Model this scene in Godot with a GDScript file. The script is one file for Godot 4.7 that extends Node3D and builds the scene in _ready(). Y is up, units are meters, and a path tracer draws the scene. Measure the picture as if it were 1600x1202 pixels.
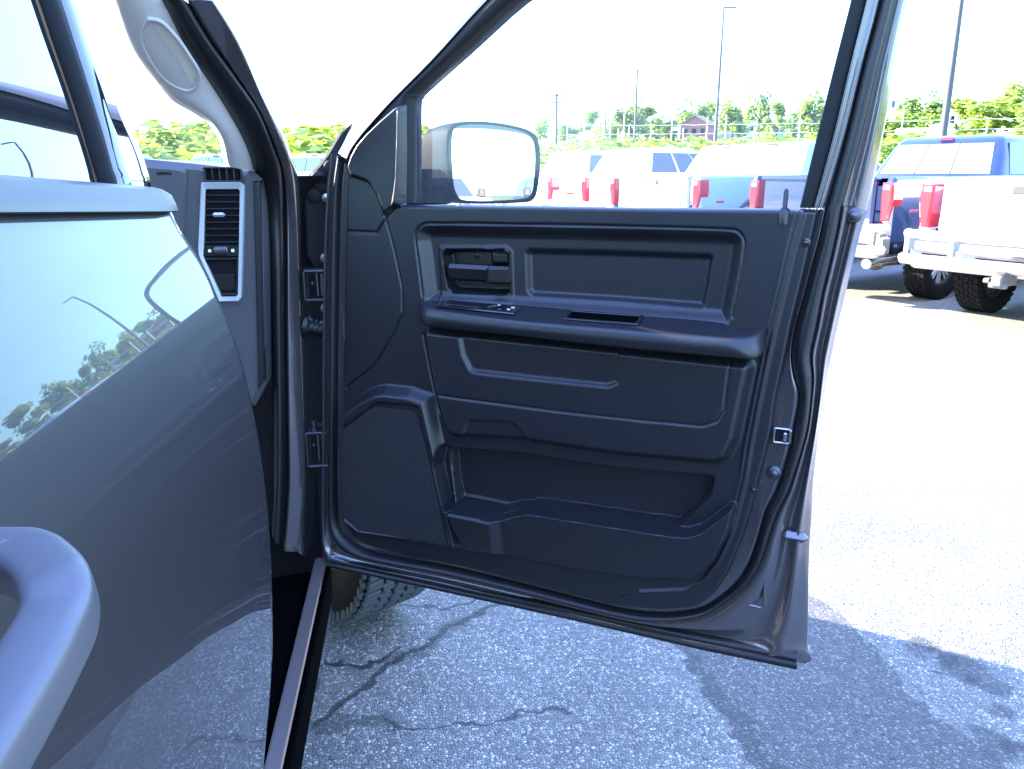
extends Node3D

# ---------------------------------------------------------------- helpers
var M := {}
var near_point := Vector2.ZERO
const CELL := 0.0025

func v2(t: Array) -> PackedVector2Array:
	var p := PackedVector2Array()
	for i in t.size() / 2:
		p.append(Vector2(t[2 * i], t[2 * i + 1]) * 0.001)
	return p

func v3(t: Array) -> PackedVector3Array:
	var p := PackedVector3Array()
	for i in t.size() / 3:
		p.append(Vector3(t[3 * i], t[3 * i + 1], t[3 * i + 2]) * 0.001)
	return p

func at_depth(t: Array, d: float) -> PackedVector3Array:
	var p := PackedVector3Array()
	for q in v2(t):
		p.append(Vector3(q.x, q.y, d))
	return p

func body_points(t: Array, s: float) -> PackedVector3Array:
	return at_depth(t, s)

func shift(p: PackedVector3Array, by: Vector3) -> PackedVector3Array:
	var r := PackedVector3Array()
	for q in p:
		r.append(q + by)
	return r

func mixed(a: PackedVector3Array, b: PackedVector3Array, t: float, dz := 0.0) -> PackedVector3Array:
	var r := PackedVector3Array()
	for i in a.size():
		r.append(a[i].lerp(b[i], t) + Vector3(0, 0, dz))
	return r

func curve(p: PackedVector3Array, n: int) -> PackedVector3Array:
	var r := PackedVector3Array()
	var m := p.size()
	for i in m - 1:
		var a := p[maxi(i - 1, 0)]
		var d := p[mini(i + 2, m - 1)]
		for k in n:
			r.append(p[i].cubic_interpolate(p[i + 1], a, d, float(k) / n))
	r.append(p[m - 1])
	return r

func new_st() -> SurfaceTool:
	var st := SurfaceTool.new()
	st.begin(Mesh.PRIMITIVE_TRIANGLES)
	st.set_smooth_group(-1)
	return st

func tri(st: SurfaceTool, a: Vector3, b: Vector3, c: Vector3) -> void:
	st.add_vertex(a)
	st.add_vertex(b)
	st.add_vertex(c)

func tri_out(st: SurfaceTool, a: Vector3, b: Vector3, c: Vector3, mid: Vector3) -> void:
	if (a - c).cross(a - b).dot((a + b + c) / 3.0 - mid) < 0.0:
		tri(st, a, c, b)
	else:
		tri(st, a, b, c)

func quad_out(st: SurfaceTool, a: Vector3, b: Vector3, c: Vector3, d: Vector3, mid: Vector3) -> void:
	tri_out(st, a, b, c, mid)
	tri_out(st, a, c, d, mid)

func bx(st: SurfaceTool, at: Vector3, size: Vector3, bevel := 0.0, turn := Basis()) -> void:
	st.set_smooth_group(-1)
	var h := size * 0.5
	var e := minf(bevel, 0.45 * minf(size.x, minf(size.y, size.z)))
	var pt := func(x: float, y: float, z: float, full: int) -> Vector3:
		var v := Vector3(x * h.x, y * h.y, z * h.z)
		for k in 3:
			if k != full:
				v[k] -= signf(v[k]) * e
		return at + turn * v
	var g := [-1.0, 1.0]
	for s: float in g:
		quad_out(st, pt.call(s, -1, -1, 0), pt.call(s, 1, -1, 0), pt.call(s, 1, 1, 0), pt.call(s, -1, 1, 0), at)
		quad_out(st, pt.call(-1, s, -1, 1), pt.call(1, s, -1, 1), pt.call(1, s, 1, 1), pt.call(-1, s, 1, 1), at)
		quad_out(st, pt.call(-1, -1, s, 2), pt.call(1, -1, s, 2), pt.call(1, 1, s, 2), pt.call(-1, 1, s, 2), at)
	if e <= 0.0:
		return
	for s: float in g:
		for t: float in g:
			quad_out(st, pt.call(s, t, -1, 0), pt.call(s, t, 1, 0), pt.call(s, t, 1, 1), pt.call(s, t, -1, 1), at)
			quad_out(st, pt.call(s, -1, t, 0), pt.call(s, 1, t, 0), pt.call(s, 1, t, 2), pt.call(s, -1, t, 2), at)
			quad_out(st, pt.call(-1, s, t, 1), pt.call(1, s, t, 1), pt.call(1, s, t, 2), pt.call(-1, s, t, 2), at)
			for w: float in g:
				tri_out(st, pt.call(s, t, w, 0), pt.call(s, t, w, 1), pt.call(s, t, w, 2), at)

func loft(st: SurfaceTool, rails: Array, soft := true, closed := false) -> void:
	var n: int = rails.size()
	for r in (n if closed else n - 1):
		st.set_smooth_group(1 if soft else 10 + r)
		var a: PackedVector3Array = rails[r]
		var b: PackedVector3Array = rails[(r + 1) % n]
		for i in a.size() - 1:
			tri(st, a[i], a[i + 1], b[i + 1])
			tri(st, a[i], b[i + 1], b[i])

func ring_loft(st: SurfaceTool, rings: Array, soft := true, cap0 := false, cap1 := false) -> void:
	for r in rings.size() - 1:
		st.set_smooth_group(1 if soft else 10 + r)
		var a: PackedVector3Array = rings[r]
		var b: PackedVector3Array = rings[r + 1]
		var n := a.size()
		for i in n:
			var j := (i + 1) % n
			tri(st, a[i], a[j], b[j])
			tri(st, a[i], b[j], b[i])
	for k in 2:
		if (cap0 if k == 0 else cap1):
			st.set_smooth_group(-1)
			var a: PackedVector3Array = rings[0 if k == 0 else rings.size() - 1]
			var mid := Vector3.ZERO
			for q in a:
				mid += q / a.size()
			for i in a.size():
				tri(st, a[i], a[(i + 1) % a.size()], mid)

func tube(st: SurfaceTool, path: PackedVector3Array, radius, sides := 8, flat := 1.0, up := Vector3.ZERO, square := 2.0) -> void:
	var rings := []
	var side := Vector3.ZERO
	for i in path.size():
		var t := (path[mini(i + 1, path.size() - 1)] - path[maxi(i - 1, 0)]).normalized()
		if i == 0 or up != Vector3.ZERO:
			var ref := up if up != Vector3.ZERO else (Vector3.UP if absf(t.y) < 0.9 else Vector3.RIGHT)
			side = t.cross(ref).normalized()
		else:
			side = (side - t * side.dot(t)).normalized()
		var other := side.cross(t).normalized()
		var r: float = radius[i] if radius is Array else radius
		var ring := PackedVector3Array()
		for k in sides:
			var a := TAU * k / sides
			var ca := signf(cos(a)) * pow(absf(cos(a)), 2.0 / square)
			var sa := signf(sin(a)) * pow(absf(sin(a)), 2.0 / square)
			ring.append(path[i] + side * ca * r + other * sa * r * flat)
		rings.append(ring)
	ring_loft(st, rings, true, true, true)

func lathe(st: SurfaceTool, prof: PackedVector2Array, xf := Transform3D(), segs := 24, soft := true) -> void:
	var rails := []
	for q in prof:
		var ring := PackedVector3Array()
		for k in segs + 1:
			var a := TAU * (k % segs) / segs
			ring.append(xf * Vector3(q.x * cos(a), q.y, q.x * sin(a)))
		rails.append(ring)
	loft(st, rails, soft)

func inset(p: PackedVector2Array, by: float) -> PackedVector2Array:
	var r := PackedVector2Array()
	var n := p.size()
	var area := 0.0
	for i in n:
		area += p[i].cross(p[(i + 1) % n])
	var sg := 1.0 if area > 0.0 else -1.0
	for i in n:
		var a := (p[i] - p[(i + n - 1) % n]).normalized()
		var b := (p[(i + 1) % n] - p[i]).normalized()
		var n1 := Vector2(-a.y, a.x) * sg
		var n2 := Vector2(-b.y, b.x) * sg
		r.append(p[i] + (n1 + n2) / maxf(0.4, 1.0 + n1.dot(n2)) * by)
	return r

func soften(p: PackedVector2Array, times := 1, closed := true) -> PackedVector2Array:
	for t in times:
		var r := PackedVector2Array()
		var n := p.size()
		for i in (n if closed else n - 1):
			var a := p[i]
			var b := p[(i + 1) % n]
			r.append(a.lerp(b, 0.25))
			r.append(a.lerp(b, 0.75))
		p = r
	return p

func cap(st: SurfaceTool, p: PackedVector2Array, z: float, xf: Transform3D) -> void:
	st.set_smooth_group(-1)
	var idx := Geometry2D.triangulate_polygon(p)
	for i in idx.size() / 3:
		tri(st, xf * Vector3(p[idx[3 * i]].x, p[idx[3 * i]].y, z), xf * Vector3(p[idx[3 * i + 1]].x, p[idx[3 * i + 1]].y, z), xf * Vector3(p[idx[3 * i + 2]].x, p[idx[3 * i + 2]].y, z))

# an outline in x, y, thick from z0 to z1, with chamfers at the z1 side (and the z0 side if both)
func prism(st: SurfaceTool, p: PackedVector2Array, z0: float, z1: float, xf := Transform3D(), bevel := 0.0, both := false, soft := false) -> void:
	var lay := func(q: PackedVector2Array, z: float) -> PackedVector3Array:
		var r := PackedVector3Array()
		for w in q:
			r.append(xf * Vector3(w.x, w.y, z))
		return r
	var top := inset(p, bevel) if bevel > 0.0 else p
	var sg := signf(z1 - z0)
	var rings := []
	if both and bevel > 0.0:
		rings.append(lay.call(top, z0))
		rings.append(lay.call(p, z0 + sg * bevel))
	else:
		rings.append(lay.call(p, z0))
	if bevel > 0.0:
		rings.append(lay.call(p, z1 - sg * bevel))
		rings.append(lay.call(top, z1))
	else:
		rings.append(lay.call(p, z1))
	if soft:
		ring_loft(st, rings, false)
	else:
		for r in rings.size() - 1:
			var a: PackedVector3Array = rings[r]
			var b: PackedVector3Array = rings[r + 1]
			st.set_smooth_group(-1)
			for i in a.size():
				var j := (i + 1) % a.size()
				tri(st, a[i], a[j], b[j])
				tri(st, a[i], b[j], b[i])
	cap(st, top if both else p, z0, xf)
	cap(st, top, z1, xf)

func done(st: SurfaceTool) -> ArrayMesh:
	st.generate_normals()
	return st.commit()

func put(mesh, called: String, m: Material, parent: Node3D) -> MeshInstance3D:
	var o := MeshInstance3D.new()
	o.name = called
	o.mesh = done(mesh) if mesh is SurfaceTool else mesh
	o.material_override = null
	for k in o.mesh.get_surface_count():
		o.set_surface_override_material(k, m)
	parent.add_child(o, true)
	return o

func tag(o: Node, label: String, category := "", group := "", kind := "") -> Node:
	if label:
		o.set_meta("label", label)
	if category:
		o.set_meta("category", category)
	if group:
		o.set_meta("group", group)
	if kind:
		o.set_meta("kind", kind)
	return o

func thing(called: String, at: Vector3, turn: float, label: String, category: String, group := "") -> Node3D:
	var o := Node3D.new()
	o.name = called
	add_child(o, true)
	o.position = at
	o.rotation.y = turn
	tag(o, label, category, group)
	return o

func mat(called: String, c: Color, rough: float, metal := 0.0, coat := 0.0, spec := 0.5) -> StandardMaterial3D:
	var m := StandardMaterial3D.new()
	m.resource_name = called
	m.albedo_color = c.linear_to_srgb()
	m.roughness = rough
	m.metallic = metal
	m.metallic_specular = spec
	if coat > 0.0:
		m.clearcoat_enabled = true
		m.clearcoat = coat
		m.clearcoat_roughness = 0.01
	M[called] = m
	return m

func noise_tex(kind: int, freq: float, size: int, seed_: int, octaves := 1, ret := 0) -> NoiseTexture2D:
	var n := FastNoiseLite.new()
	n.noise_type = kind
	n.frequency = freq
	n.seed = seed_
	n.fractal_octaves = octaves
	n.fractal_type = FastNoiseLite.FRACTAL_FBM if octaves > 1 else FastNoiseLite.FRACTAL_NONE
	if kind == FastNoiseLite.TYPE_CELLULAR:
		n.cellular_return_type = ret
	var t := NoiseTexture2D.new()
	t.width = size
	t.height = size
	t.seamless = true
	t.noise = n
	return t

func bump(m: StandardMaterial3D, t: Texture2D, cm: float, per_metre: float) -> void:
	m.heightmap_enabled = true
	m.heightmap_texture = t
	m.heightmap_scale = cm
	m.uv1_triplanar = true
	m.uv1_scale = Vector3.ONE * per_metre

# ---------------------------------------------------------------- moulded relief
func signed(p: Vector2, poly: PackedVector2Array) -> float:
	var n := poly.size()
	var best := 1e9
	var inside := false
	var b := poly[n - 1]
	for i in n:
		var a := poly[i]
		var e := b - a
		var w := p - a
		var c := w - e * clampf(w.dot(e) / maxf(e.length_squared(), 1e-12), 0.0, 1.0)
		var l := c.length_squared()
		if l < best:
			best = l
			near_point = p - c
		if (a.y > p.y) != (b.y > p.y) and p.x < e.x * (p.y - a.y) / (b.y - a.y) + a.x:
			inside = not inside
		b = a
	return -sqrt(best) if inside else sqrt(best)

func along(p: Vector2, line: PackedVector2Array) -> float:
	var best := 1e9
	for i in line.size() - 1:
		var e := line[i + 1] - line[i]
		var w := p - line[i]
		best = minf(best, (w - e * clampf(w.dot(e) / e.length_squared(), 0.0, 1.0)).length_squared())
	return sqrt(best)

class Op:
	var poly: PackedVector2Array
	var box: Rect2
	var mode: int   # 0 to a depth, 1 add, 2 groove along a line, 3 ribs
	var low: float
	var high: float
	var h0: float
	var h1: float
	var w: float
	var r: float

func op(poly: PackedVector2Array, mode: int, d: float, w: float, r := 0.0, d2 := 1e9, h0 := 0.0, h1 := 1.0) -> Op:
	var o := Op.new()
	o.r = r
	if r > 0.0:
		var sh := Geometry2D.offset_polygon(poly, -r)
		if sh.size() > 0:
			poly = sh[0]
		else:
			o.r = 0.0
	o.poly = poly
	o.mode = mode
	o.low = d
	o.high = d if d2 > 1e8 else d2
	o.h0 = h0
	o.h1 = h1
	o.w = w
	var b := Rect2(poly[0], Vector2.ZERO)
	for q in poly:
		b = b.expand(q)
	o.box = b.grow(o.r + (w * 1.5 if mode == 2 else 0.001))
	return o

func height(p: Vector2, ops: Array, base: float) -> float:
	var d := base
	for o: Op in ops:
		if not o.box.has_point(p):
			continue
		if o.mode == 2:
			var l := along(p, o.poly) / o.w
			if l < 1.0:
				d += o.low * (1.0 - l * l) * (1.0 - l * l)
			continue
		var sd := signed(p, o.poly) - o.r
		if sd >= 0.0:
			continue
		var t := smoothstep(0.0, 1.0, minf(1.0, -sd / o.w))
		if o.mode == 0:
			d = lerpf(d, lerpf(o.low, o.high, clampf((p.y - o.h0) / (o.h1 - o.h0), 0.0, 1.0)), t)
		elif o.mode == 1:
			d += o.low * t
		else:
			d += o.low * t * sin(p.y * o.high)
	return d

# a sheet over the outline whose depth follows the ops; parts: [outline, name] pairs that claim cells, the rest is the last name
func relief(domain: PackedVector2Array, cell: float, ops: Array, base: float, edge: float, parts: Array, holes := []) -> Dictionary:
	var b := Rect2(domain[0], Vector2.ZERO)
	for q in domain:
		b = b.expand(q)
	b = b.grow(cell * 2.0)
	var nx := int(b.size.x / cell) + 2
	var ny := int(b.size.y / cell) + 2
	var pos := PackedVector3Array()
	pos.resize(nx * ny)
	var ok := PackedByteArray()
	ok.resize(nx * ny)
	for j in ny:
		for i in nx:
			var p := b.position + Vector2(i, j) * cell
			var sd := signed(p, domain)
			if sd > cell * 0.8:
				continue
			if sd > -cell * 0.4:
				p = near_point
				sd = 0.0
			var gone := false
			for h: PackedVector2Array in holes:
				if Geometry2D.is_point_in_polygon(p, h):
					gone = true
			if gone:
				continue
			var z := height(p, ops, base)
			if edge > 0.0 and sd > -edge:
				var t := 1.0 + sd / edge
				z = lerpf(z, 0.002, t * t * t)
			pos[j * nx + i] = Vector3(p.x, p.y, z)
			ok[j * nx + i] = 1
	var nor := PackedVector3Array()
	nor.resize(nx * ny)
	for j in range(1, ny - 1):
		for i in range(1, nx - 1):
			var k := j * nx + i
			if ok[k] == 0:
				continue
			var l := k - 1 if ok[k - 1] else k
			var r := k + 1 if ok[k + 1] else k
			var u := k - nx if ok[k - nx] else k
			var d := k + nx if ok[k + nx] else k
			var n := (pos[r] - pos[l]).cross(pos[d] - pos[u])
			nor[k] = n.normalized() if n.length_squared() > 1e-18 else Vector3(0, 0, 1)
	var out := {}
	for part in parts:
		out[part[1]] = [PackedVector3Array(), PackedVector3Array(), PackedInt32Array(), {}]
	for j in ny - 1:
		for i in nx - 1:
			var k := j * nx + i
			if ok[k] + ok[k + 1] + ok[k + nx] + ok[k + nx + 1] < 4:
				continue
			var c := (pos[k] + pos[k + nx + 1]) * 0.5
			var which = parts[parts.size() - 1][1]
			for part in parts:
				if part[0] != null and Geometry2D.is_point_in_polygon(Vector2(c.x, c.y), part[0]):
					which = part[1]
					break
			var o: Array = out[which]
			var seen: Dictionary = o[3]
			var q := []
			for w: int in [k, k + 1, k + nx + 1, k + nx]:
				if not seen.has(w):
					seen[w] = seen.size()
					o[0].append(pos[w])
					o[1].append(nor[w])
				q.append(seen[w])
			o[2].append_array(PackedInt32Array([q[0], q[2], q[1], q[0], q[3], q[2]]))
	var made := {}
	for called in out:
		var o: Array = out[called]
		if o[2].size() == 0:
			continue
		var arrays := []
		arrays.resize(Mesh.ARRAY_MAX)
		arrays[Mesh.ARRAY_VERTEX] = o[0]
		arrays[Mesh.ARRAY_NORMAL] = o[1]
		arrays[Mesh.ARRAY_INDEX] = o[2]
		var m := ArrayMesh.new()
		m.add_surface_from_arrays(Mesh.PRIMITIVE_TRIANGLES, arrays)
		made[called] = m
	return made

func text_part(what: String, size: float, depth: float, xf: Transform3D, m: Material, called: String, parent: Node3D) -> MeshInstance3D:
	var f := SystemFont.new()
	f.font_names = PackedStringArray(["Droid Sans"])
	f.font_weight = 700
	var t := TextMesh.new()
	t.text = what
	t.font = f
	t.font_size = 32
	t.pixel_size = size / 32.0
	t.depth = depth
	var o := MeshInstance3D.new()
	o.name = called
	o.mesh = t
	o.material_override = m
	o.transform = xf
	parent.add_child(o, true)
	return o

# ---------------------------------------------------------------- scene
func _ready() -> void:
	var cam := Camera3D.new()
	cam.name = "camera"
	add_child(cam)
	cam.position = Vector3(0, 1.52, 0)
	cam.rotation_degrees = Vector3(-15.28, 0, 0)
	cam.fov = 52.06
	cam.near = 0.02
	cam.far = 2000.0
	cam.current = true

	var env := Environment.new()
	var sky := Sky.new()
	var sm := ProceduralSkyMaterial.new()
	sm.sky_top_color = Color(0.54, 0.67, 1.0)
	sm.sky_horizon_color = Color(0.70, 0.925, 1.0)
	sm.sky_curve = 0.22
	sm.ground_horizon_color = Color(0.72, 0.8, 0.86)
	sm.ground_bottom_color = Color(0.4, 0.42, 0.46)
	sm.sun_angle_max = 18.0
	sm.sun_curve = 0.1
	sm.energy_multiplier = 0.46
	sky.sky_material = sm
	env.background_mode = Environment.BG_SKY
	env.sky = sky
	env.tonemap_mode = Environment.TONE_MAPPER_LINEAR
	env.tonemap_exposure = 16.0
	env.sdfgi_enabled = true
	env.ssao_enabled = true
	env.ssil_enabled = true
	var we := WorldEnvironment.new()
	we.name = "world_environment"
	we.environment = env
	add_child(we)

	var sun := DirectionalLight3D.new()
	sun.name = "sun"
	sun.light_energy = 0.95
	sun.light_color = Color(1.0, 0.97, 0.92)
	sun.light_angular_distance = 0.5
	sun.shadow_enabled = true
	add_child(sun)
	var elev := deg_to_rad(20.5)
	var az := deg_to_rad(-63.0)          # towards the sun, from straight ahead, left negative
	var to_sun := Vector3(sin(az) * cos(elev), sin(elev), -cos(az) * cos(elev))
	sun.look_at_from_position(to_sun * 10.0, Vector3.ZERO, Vector3.UP)

	make_materials()
	build_ground()
	build_background()
	build_parked_trucks()
	build_subject()

func make_materials() -> void:
	var grain := noise_tex(FastNoiseLite.TYPE_CELLULAR, 0.05, 512, 3, 1, 2)
	var fine := noise_tex(FastNoiseLite.TYPE_SIMPLEX_SMOOTH, 0.09, 512, 4, 3)
	var m := mat("black_plastic", Color(0.010, 0.010, 0.0125), 0.38, 0.0, 0.0, 0.5)
	bump(m, grain, 0.012, 12.0)
	m = mat("smooth_plastic", Color(0.008, 0.008, 0.009), 0.33)
	bump(m, fine, 0.01, 12.0)
	m = mat("armrest_vinyl", Color(0.011, 0.011, 0.013), 0.38, 0.0, 0.0, 0.5)
	bump(m, grain, 0.03, 10.0)
	mat("gloss_black", Color(0.012, 0.012, 0.014), 0.08, 0.0, 0.6)
	m = mat("rubber", Color(0.007, 0.007, 0.008), 0.42)
	bump(m, fine, 0.012, 10.0)
	m = mat("dark_rubber", Color(0.011, 0.012, 0.012), 0.75, 0.0, 0.0, 0.35)
	m = mat("grey_paint", Color(0.020, 0.018, 0.019), 0.45, 0.2, 1.0)
	m = mat("door_jamb_paint", Color(0.115, 0.105, 0.108), 0.2, 0.65, 0.8)
	m = mat("shade_and_part_black", Color(0.004, 0.004, 0.005), 0.8, 0.0, 0.0, 0.3)  # near black: shade put into openings and gaps, also plain black parts
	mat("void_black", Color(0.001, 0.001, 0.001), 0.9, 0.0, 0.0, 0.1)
	mat("steel", Color(0.5, 0.5, 0.52), 0.3, 1.0)
	mat("dark_steel", Color(0.1, 0.1, 0.11), 0.4, 0.8)
	mat("silver_plastic", Color(0.45, 0.46, 0.48), 0.35, 0.5)
	m = mat("light_trim", Color(0.55, 0.52, 0.5), 0.7)
	bump(m, fine, 0.02, 10.0)
	mat("sunlit_trim", Color(0.82, 0.81, 0.70), 0.6)  # paler copy of the trim, sunlight in the grip recess put into its colour
	m = mat("dash_grey", Color(0.055, 0.055, 0.058), 0.5)
	bump(m, grain, 0.03, 9.0)
	m = mat("satin_black", Color(0.02, 0.02, 0.022), 0.33, 0.0, 0.0, 0.6)
	m = mat("handle_paint", Color(0.10, 0.097, 0.10), 0.46, 0.3, 0.1)
	mat("white_print", Color(0.8, 0.8, 0.8), 0.6)
	mat("mirror_glass", Color(0.9, 0.92, 0.92), 0.0, 1.0)
	m = mat("mirror_shell", Color(0.004, 0.004, 0.005), 0.6, 0.0, 0.0, 0.12)
	bump(m, noise_tex(FastNoiseLite.TYPE_SIMPLEX, 0.2, 512, 9, 2), 0.12, 3.2)
	m = mat("privacy_glass", Color(0.012, 0.014, 0.016), 0.0, 0.0, 1.0, 0.8)
	m = mat("clear_glass", Color(0.9, 0.96, 0.96), 0.0)
	m.transparency = BaseMaterial3D.TRANSPARENCY_ALPHA
	m.albedo_color.a = 0.05
	m = mat("sill_metal", Color(0.26, 0.22, 0.2), 0.34, 0.7)
	m = mat("tyre_rubber", Color(0.010, 0.0095, 0.0095), 0.9, 0.0, 0.0, 0.18)
	bump(m, fine, 0.05, 8.0)
	m = mat("tread_rubber", Color(0.075, 0.075, 0.078), 0.9, 0.0, 0.0, 0.25)
	bump(m, fine, 0.06, 9.0)
	# speaker cloth: a punched sheet, its rows of holes in the colour and the relief
	var im := Image.create(256, 256, false, Image.FORMAT_RGB8)
	for y in 256:
		for x in 256:
			var best := 1e9
			for gy in range(-1, 9):
				var oy := gy * 32.0
				var cy := absf(y - oy)
				if cy > 24.0:
					continue
				var ox := 16.0 if posmod(gy, 2) == 1 else 0.0
				var dx := fposmod(x - ox + 16.0, 32.0) - 16.0
				best = minf(best, Vector2(dx, cy).length())
			var v := smoothstep(7.5, 11.0, best)
			im.set_pixel(x, y, Color(v, v, v))
	var holes := ImageTexture.create_from_image(im)
	m = mat("speaker_mesh", Color(0.012, 0.012, 0.014), 0.6)
	m.albedo_texture = holes
	bump(m, holes, 0.12, 22.0)

func build_ground() -> void:
	# aggregate tile, half a metre: chips of stone, each with its own tone, height and tilt
	var s := 768
	var cells := 62
	var rng := RandomNumberGenerator.new()
	rng.seed = 4
	var cx := PackedFloat32Array()
	var cy := PackedFloat32Array()
	var ct := PackedFloat32Array()
	var ch := PackedFloat32Array()
	var tx := PackedFloat32Array()
	var ty := PackedFloat32Array()
	for i in cells * cells:
		cx.append(rng.randf())
		cy.append(rng.randf())
		ct.append(rng.randf())
		ch.append(rng.randf_range(0.1, 1.0))
		tx.append(rng.randf_range(-0.6, 0.6))
		ty.append(rng.randf_range(-0.6, 0.6))
	var col := PackedByteArray()
	col.resize(s * s * 3)
	var hgt := PackedByteArray()
	hgt.resize(s * s)
	var per := float(cells) / s
	for y in s:
		for x in s:
			var fx := x * per
			var fy := y * per
			var ix := int(fx)
			var iy := int(fy)
			var d1 := 9.0
			var d2 := 9.0
			var who := 0
			var ox := 0.0
			var oy := 0.0
			for dy in range(-1, 2):
				for dx in range(-1, 2):
					var k := posmod(iy + dy, cells) * cells + posmod(ix + dx, cells)
					var ex := fx - (ix + dx + cx[k])
					var ey := fy - (iy + dy + cy[k])
					var q := sqrt(ex * ex + ey * ey) - 0.38 * ch[k] * ch[k]
					if q < d1:
						d2 = d1
						d1 = q
						who = k
						ox = ex
						oy = ey
					elif q < d2:
						d2 = q
			var rim := clampf((d2 - d1) * 3.6, 0.0, 1.0)
			var up := rim * (0.35 + 0.45 * ch[who]) + (tx[who] * ox + ty[who] * oy) * 0.55 * rim
			var tone := ct[who]
			var c := 0.26 + rim * (0.22 + 0.28 * tone * tone)
			if tone > 0.9:
				c += 0.06 * rim
			var n := y * s + x
			col[3 * n] = int(clampf(c * 255.0, 0, 255))
			col[3 * n + 1] = int(clampf(c * 244.0, 0, 255))
			col[3 * n + 2] = int(clampf(c * 226.0, 0, 255))
			hgt[n] = int(clampf((0.1 + up * 0.8) * 255.0, 0, 255))
	var colour := ImageTexture.create_from_image(Image.create_from_data(s, s, false, Image.FORMAT_RGB8, col))
	var relief_ := ImageTexture.create_from_image(Image.create_from_data(s, s, false, Image.FORMAT_L8, hgt))
	var near_m := mat("asphalt_near", Color(1, 1, 1), 0.6, 0.0, 0.0, 0.55)
	near_m.albedo_texture = colour
	near_m.heightmap_enabled = true
	near_m.heightmap_texture = relief_
	near_m.heightmap_scale = 0.7
	near_m.uv1_scale = Vector3(2.0, 2.0, 1)
	var far_m := near_m.duplicate() as StandardMaterial3D
	far_m.heightmap_scale = 0.08
	# stains and cracks of the lot in front, 4.6 m square
	var n := 1400
	var x0 := -1.8
	var z0 := -3.7
	var side := 4.6
	var blot := FastNoiseLite.new()
	blot.frequency = 0.9
	blot.fractal_octaves = 4
	blot.seed = 5
	var wob := FastNoiseLite.new()
	wob.frequency = 7.0
	wob.fractal_octaves = 3
	wob.seed = 8
	var lines := [[soften(v2([-648, -1881, -550, -1921, -484, -2005, -446, -2112, -389, -2194, -313, -2246, -239, -2356, -136, -2467, -23, -2561]), 1, false), 0.009, 0.36], [v2([-665, -2138, -616, -2204, -573, -2194, -485, -2161, -412, -2211, -370, -2282]), 0.005, 0.3], [v2([-394, -2539, -253, -2518, -140, -2561]), 0.005, 0.4], [v2([-364, -1907, -217, -1886, -73, -1907, 56, -1977, 186, -1962]), 0.004, 0.45], [v2([-952, -2476, -854, -2375, -793, -2318, -707, -2318]), 0.005, 0.4], [v2([-596, -1886, -493, -1913, -364, -1907]), 0.028, 0.74], [v2([-371, -2211, -293, -2253, -219, -2375, -178, -2427]), 0.022, 0.75], [v2([490, -2561, 557, -2318, 603, -2065, 648, -1881, 681, -1729]), 0.03, 0.8]]
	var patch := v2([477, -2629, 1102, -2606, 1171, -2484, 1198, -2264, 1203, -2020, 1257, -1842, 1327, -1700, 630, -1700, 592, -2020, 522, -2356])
	var spots := v2([1366, -2264, 1401, -2211, 1423, -2177, 1428, -2096, 1458, -2081, 1345, -2144, 1417, -1962, 1322, -1817, 1375, -1805, 1354, -2282, 1422, -2194])
	var d := PackedByteArray()
	d.resize(n * n * 3)
	for j in n:
		for i in n:
			var p := Vector2(x0 + (i + 0.5) * side / n, z0 + (j + 0.5) * side / n)
			var k := 0.90 + 0.12 * blot.get_noise_2d(p.x, p.y)
			var tint := 0.0
			if p.x > -1.2 and p.x < 2.0 and p.y > -2.9 and p.y < -1.2:
				var q := p + Vector2(wob.get_noise_2d(p.x, p.y), wob.get_noise_2d(p.x + 9.0, p.y)) * 0.035
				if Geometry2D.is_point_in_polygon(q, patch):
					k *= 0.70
				for l in lines:
					var t: float = along(q, l[0]) / (l[1] * (1.0 + 0.7 * wob.get_noise_2d(p.x * 0.7 + 4.0, p.y * 0.7)))
					if t < 1.6:
						k *= lerpf(l[2], 1.0, smoothstep(0.6, 1.6, t))
				for w in spots.size():
					var t := q.distance_to(spots[w]) / (0.016 + 0.012 * (w * 7 % 5))
					if t < 1.4:
						k *= lerpf(0.62, 1.0, smoothstep(0.6, 1.4, t))
			var edge := minf(minf(i, n - 1 - i), minf(j, n - 1 - j)) / 60.0
			k = lerpf(0.9, k, clampf(edge, 0.0, 1.0))
			var v := int(clampf(k * 255.0, 0, 255))
			d[3 * (j * n + i)] = v
			d[3 * (j * n + i) + 1] = v
			d[3 * (j * n + i) + 2] = v
	var marks := ImageTexture.create_from_image(Image.create_from_data(n, n, false, Image.FORMAT_RGB8, d))
	near_m.detail_enabled = true
	near_m.detail_albedo = marks
	near_m.detail_uv_layer = BaseMaterial3D.DETAIL_UV_2
	near_m.detail_blend_mode = BaseMaterial3D.BLEND_MODE_MUL
	var white := Image.create(4, 4, false, Image.FORMAT_RGB8)
	white.fill(Color.WHITE)
	near_m.detail_mask = ImageTexture.create_from_image(white)
	var make := func(rx0: float, rz0: float, rx1: float, rz1: float, st: SurfaceTool, uv2: bool) -> void:
		var c := [Vector3(rx0, 0, rz0), Vector3(rx1, 0, rz0), Vector3(rx1, 0, rz1), Vector3(rx0, 0, rz1)]
		for q: int in [0, 1, 2, 0, 2, 3]:
			st.set_normal(Vector3.UP)
			st.set_uv(Vector2(c[q].x, c[q].z))
			if uv2:
				st.set_uv2(Vector2((c[q].x - x0) / side, (c[q].z - z0) / side))
			st.add_vertex(c[q])
	var st := SurfaceTool.new()
	st.begin(Mesh.PRIMITIVE_TRIANGLES)
	make.call(x0, z0, x0 + side, z0 + side, st, true)
	tag(put(st.commit(), "asphalt_foreground", near_m, self), "worn grey asphalt with cracks and damp stains beside the open door", "", "", "structure")
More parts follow.
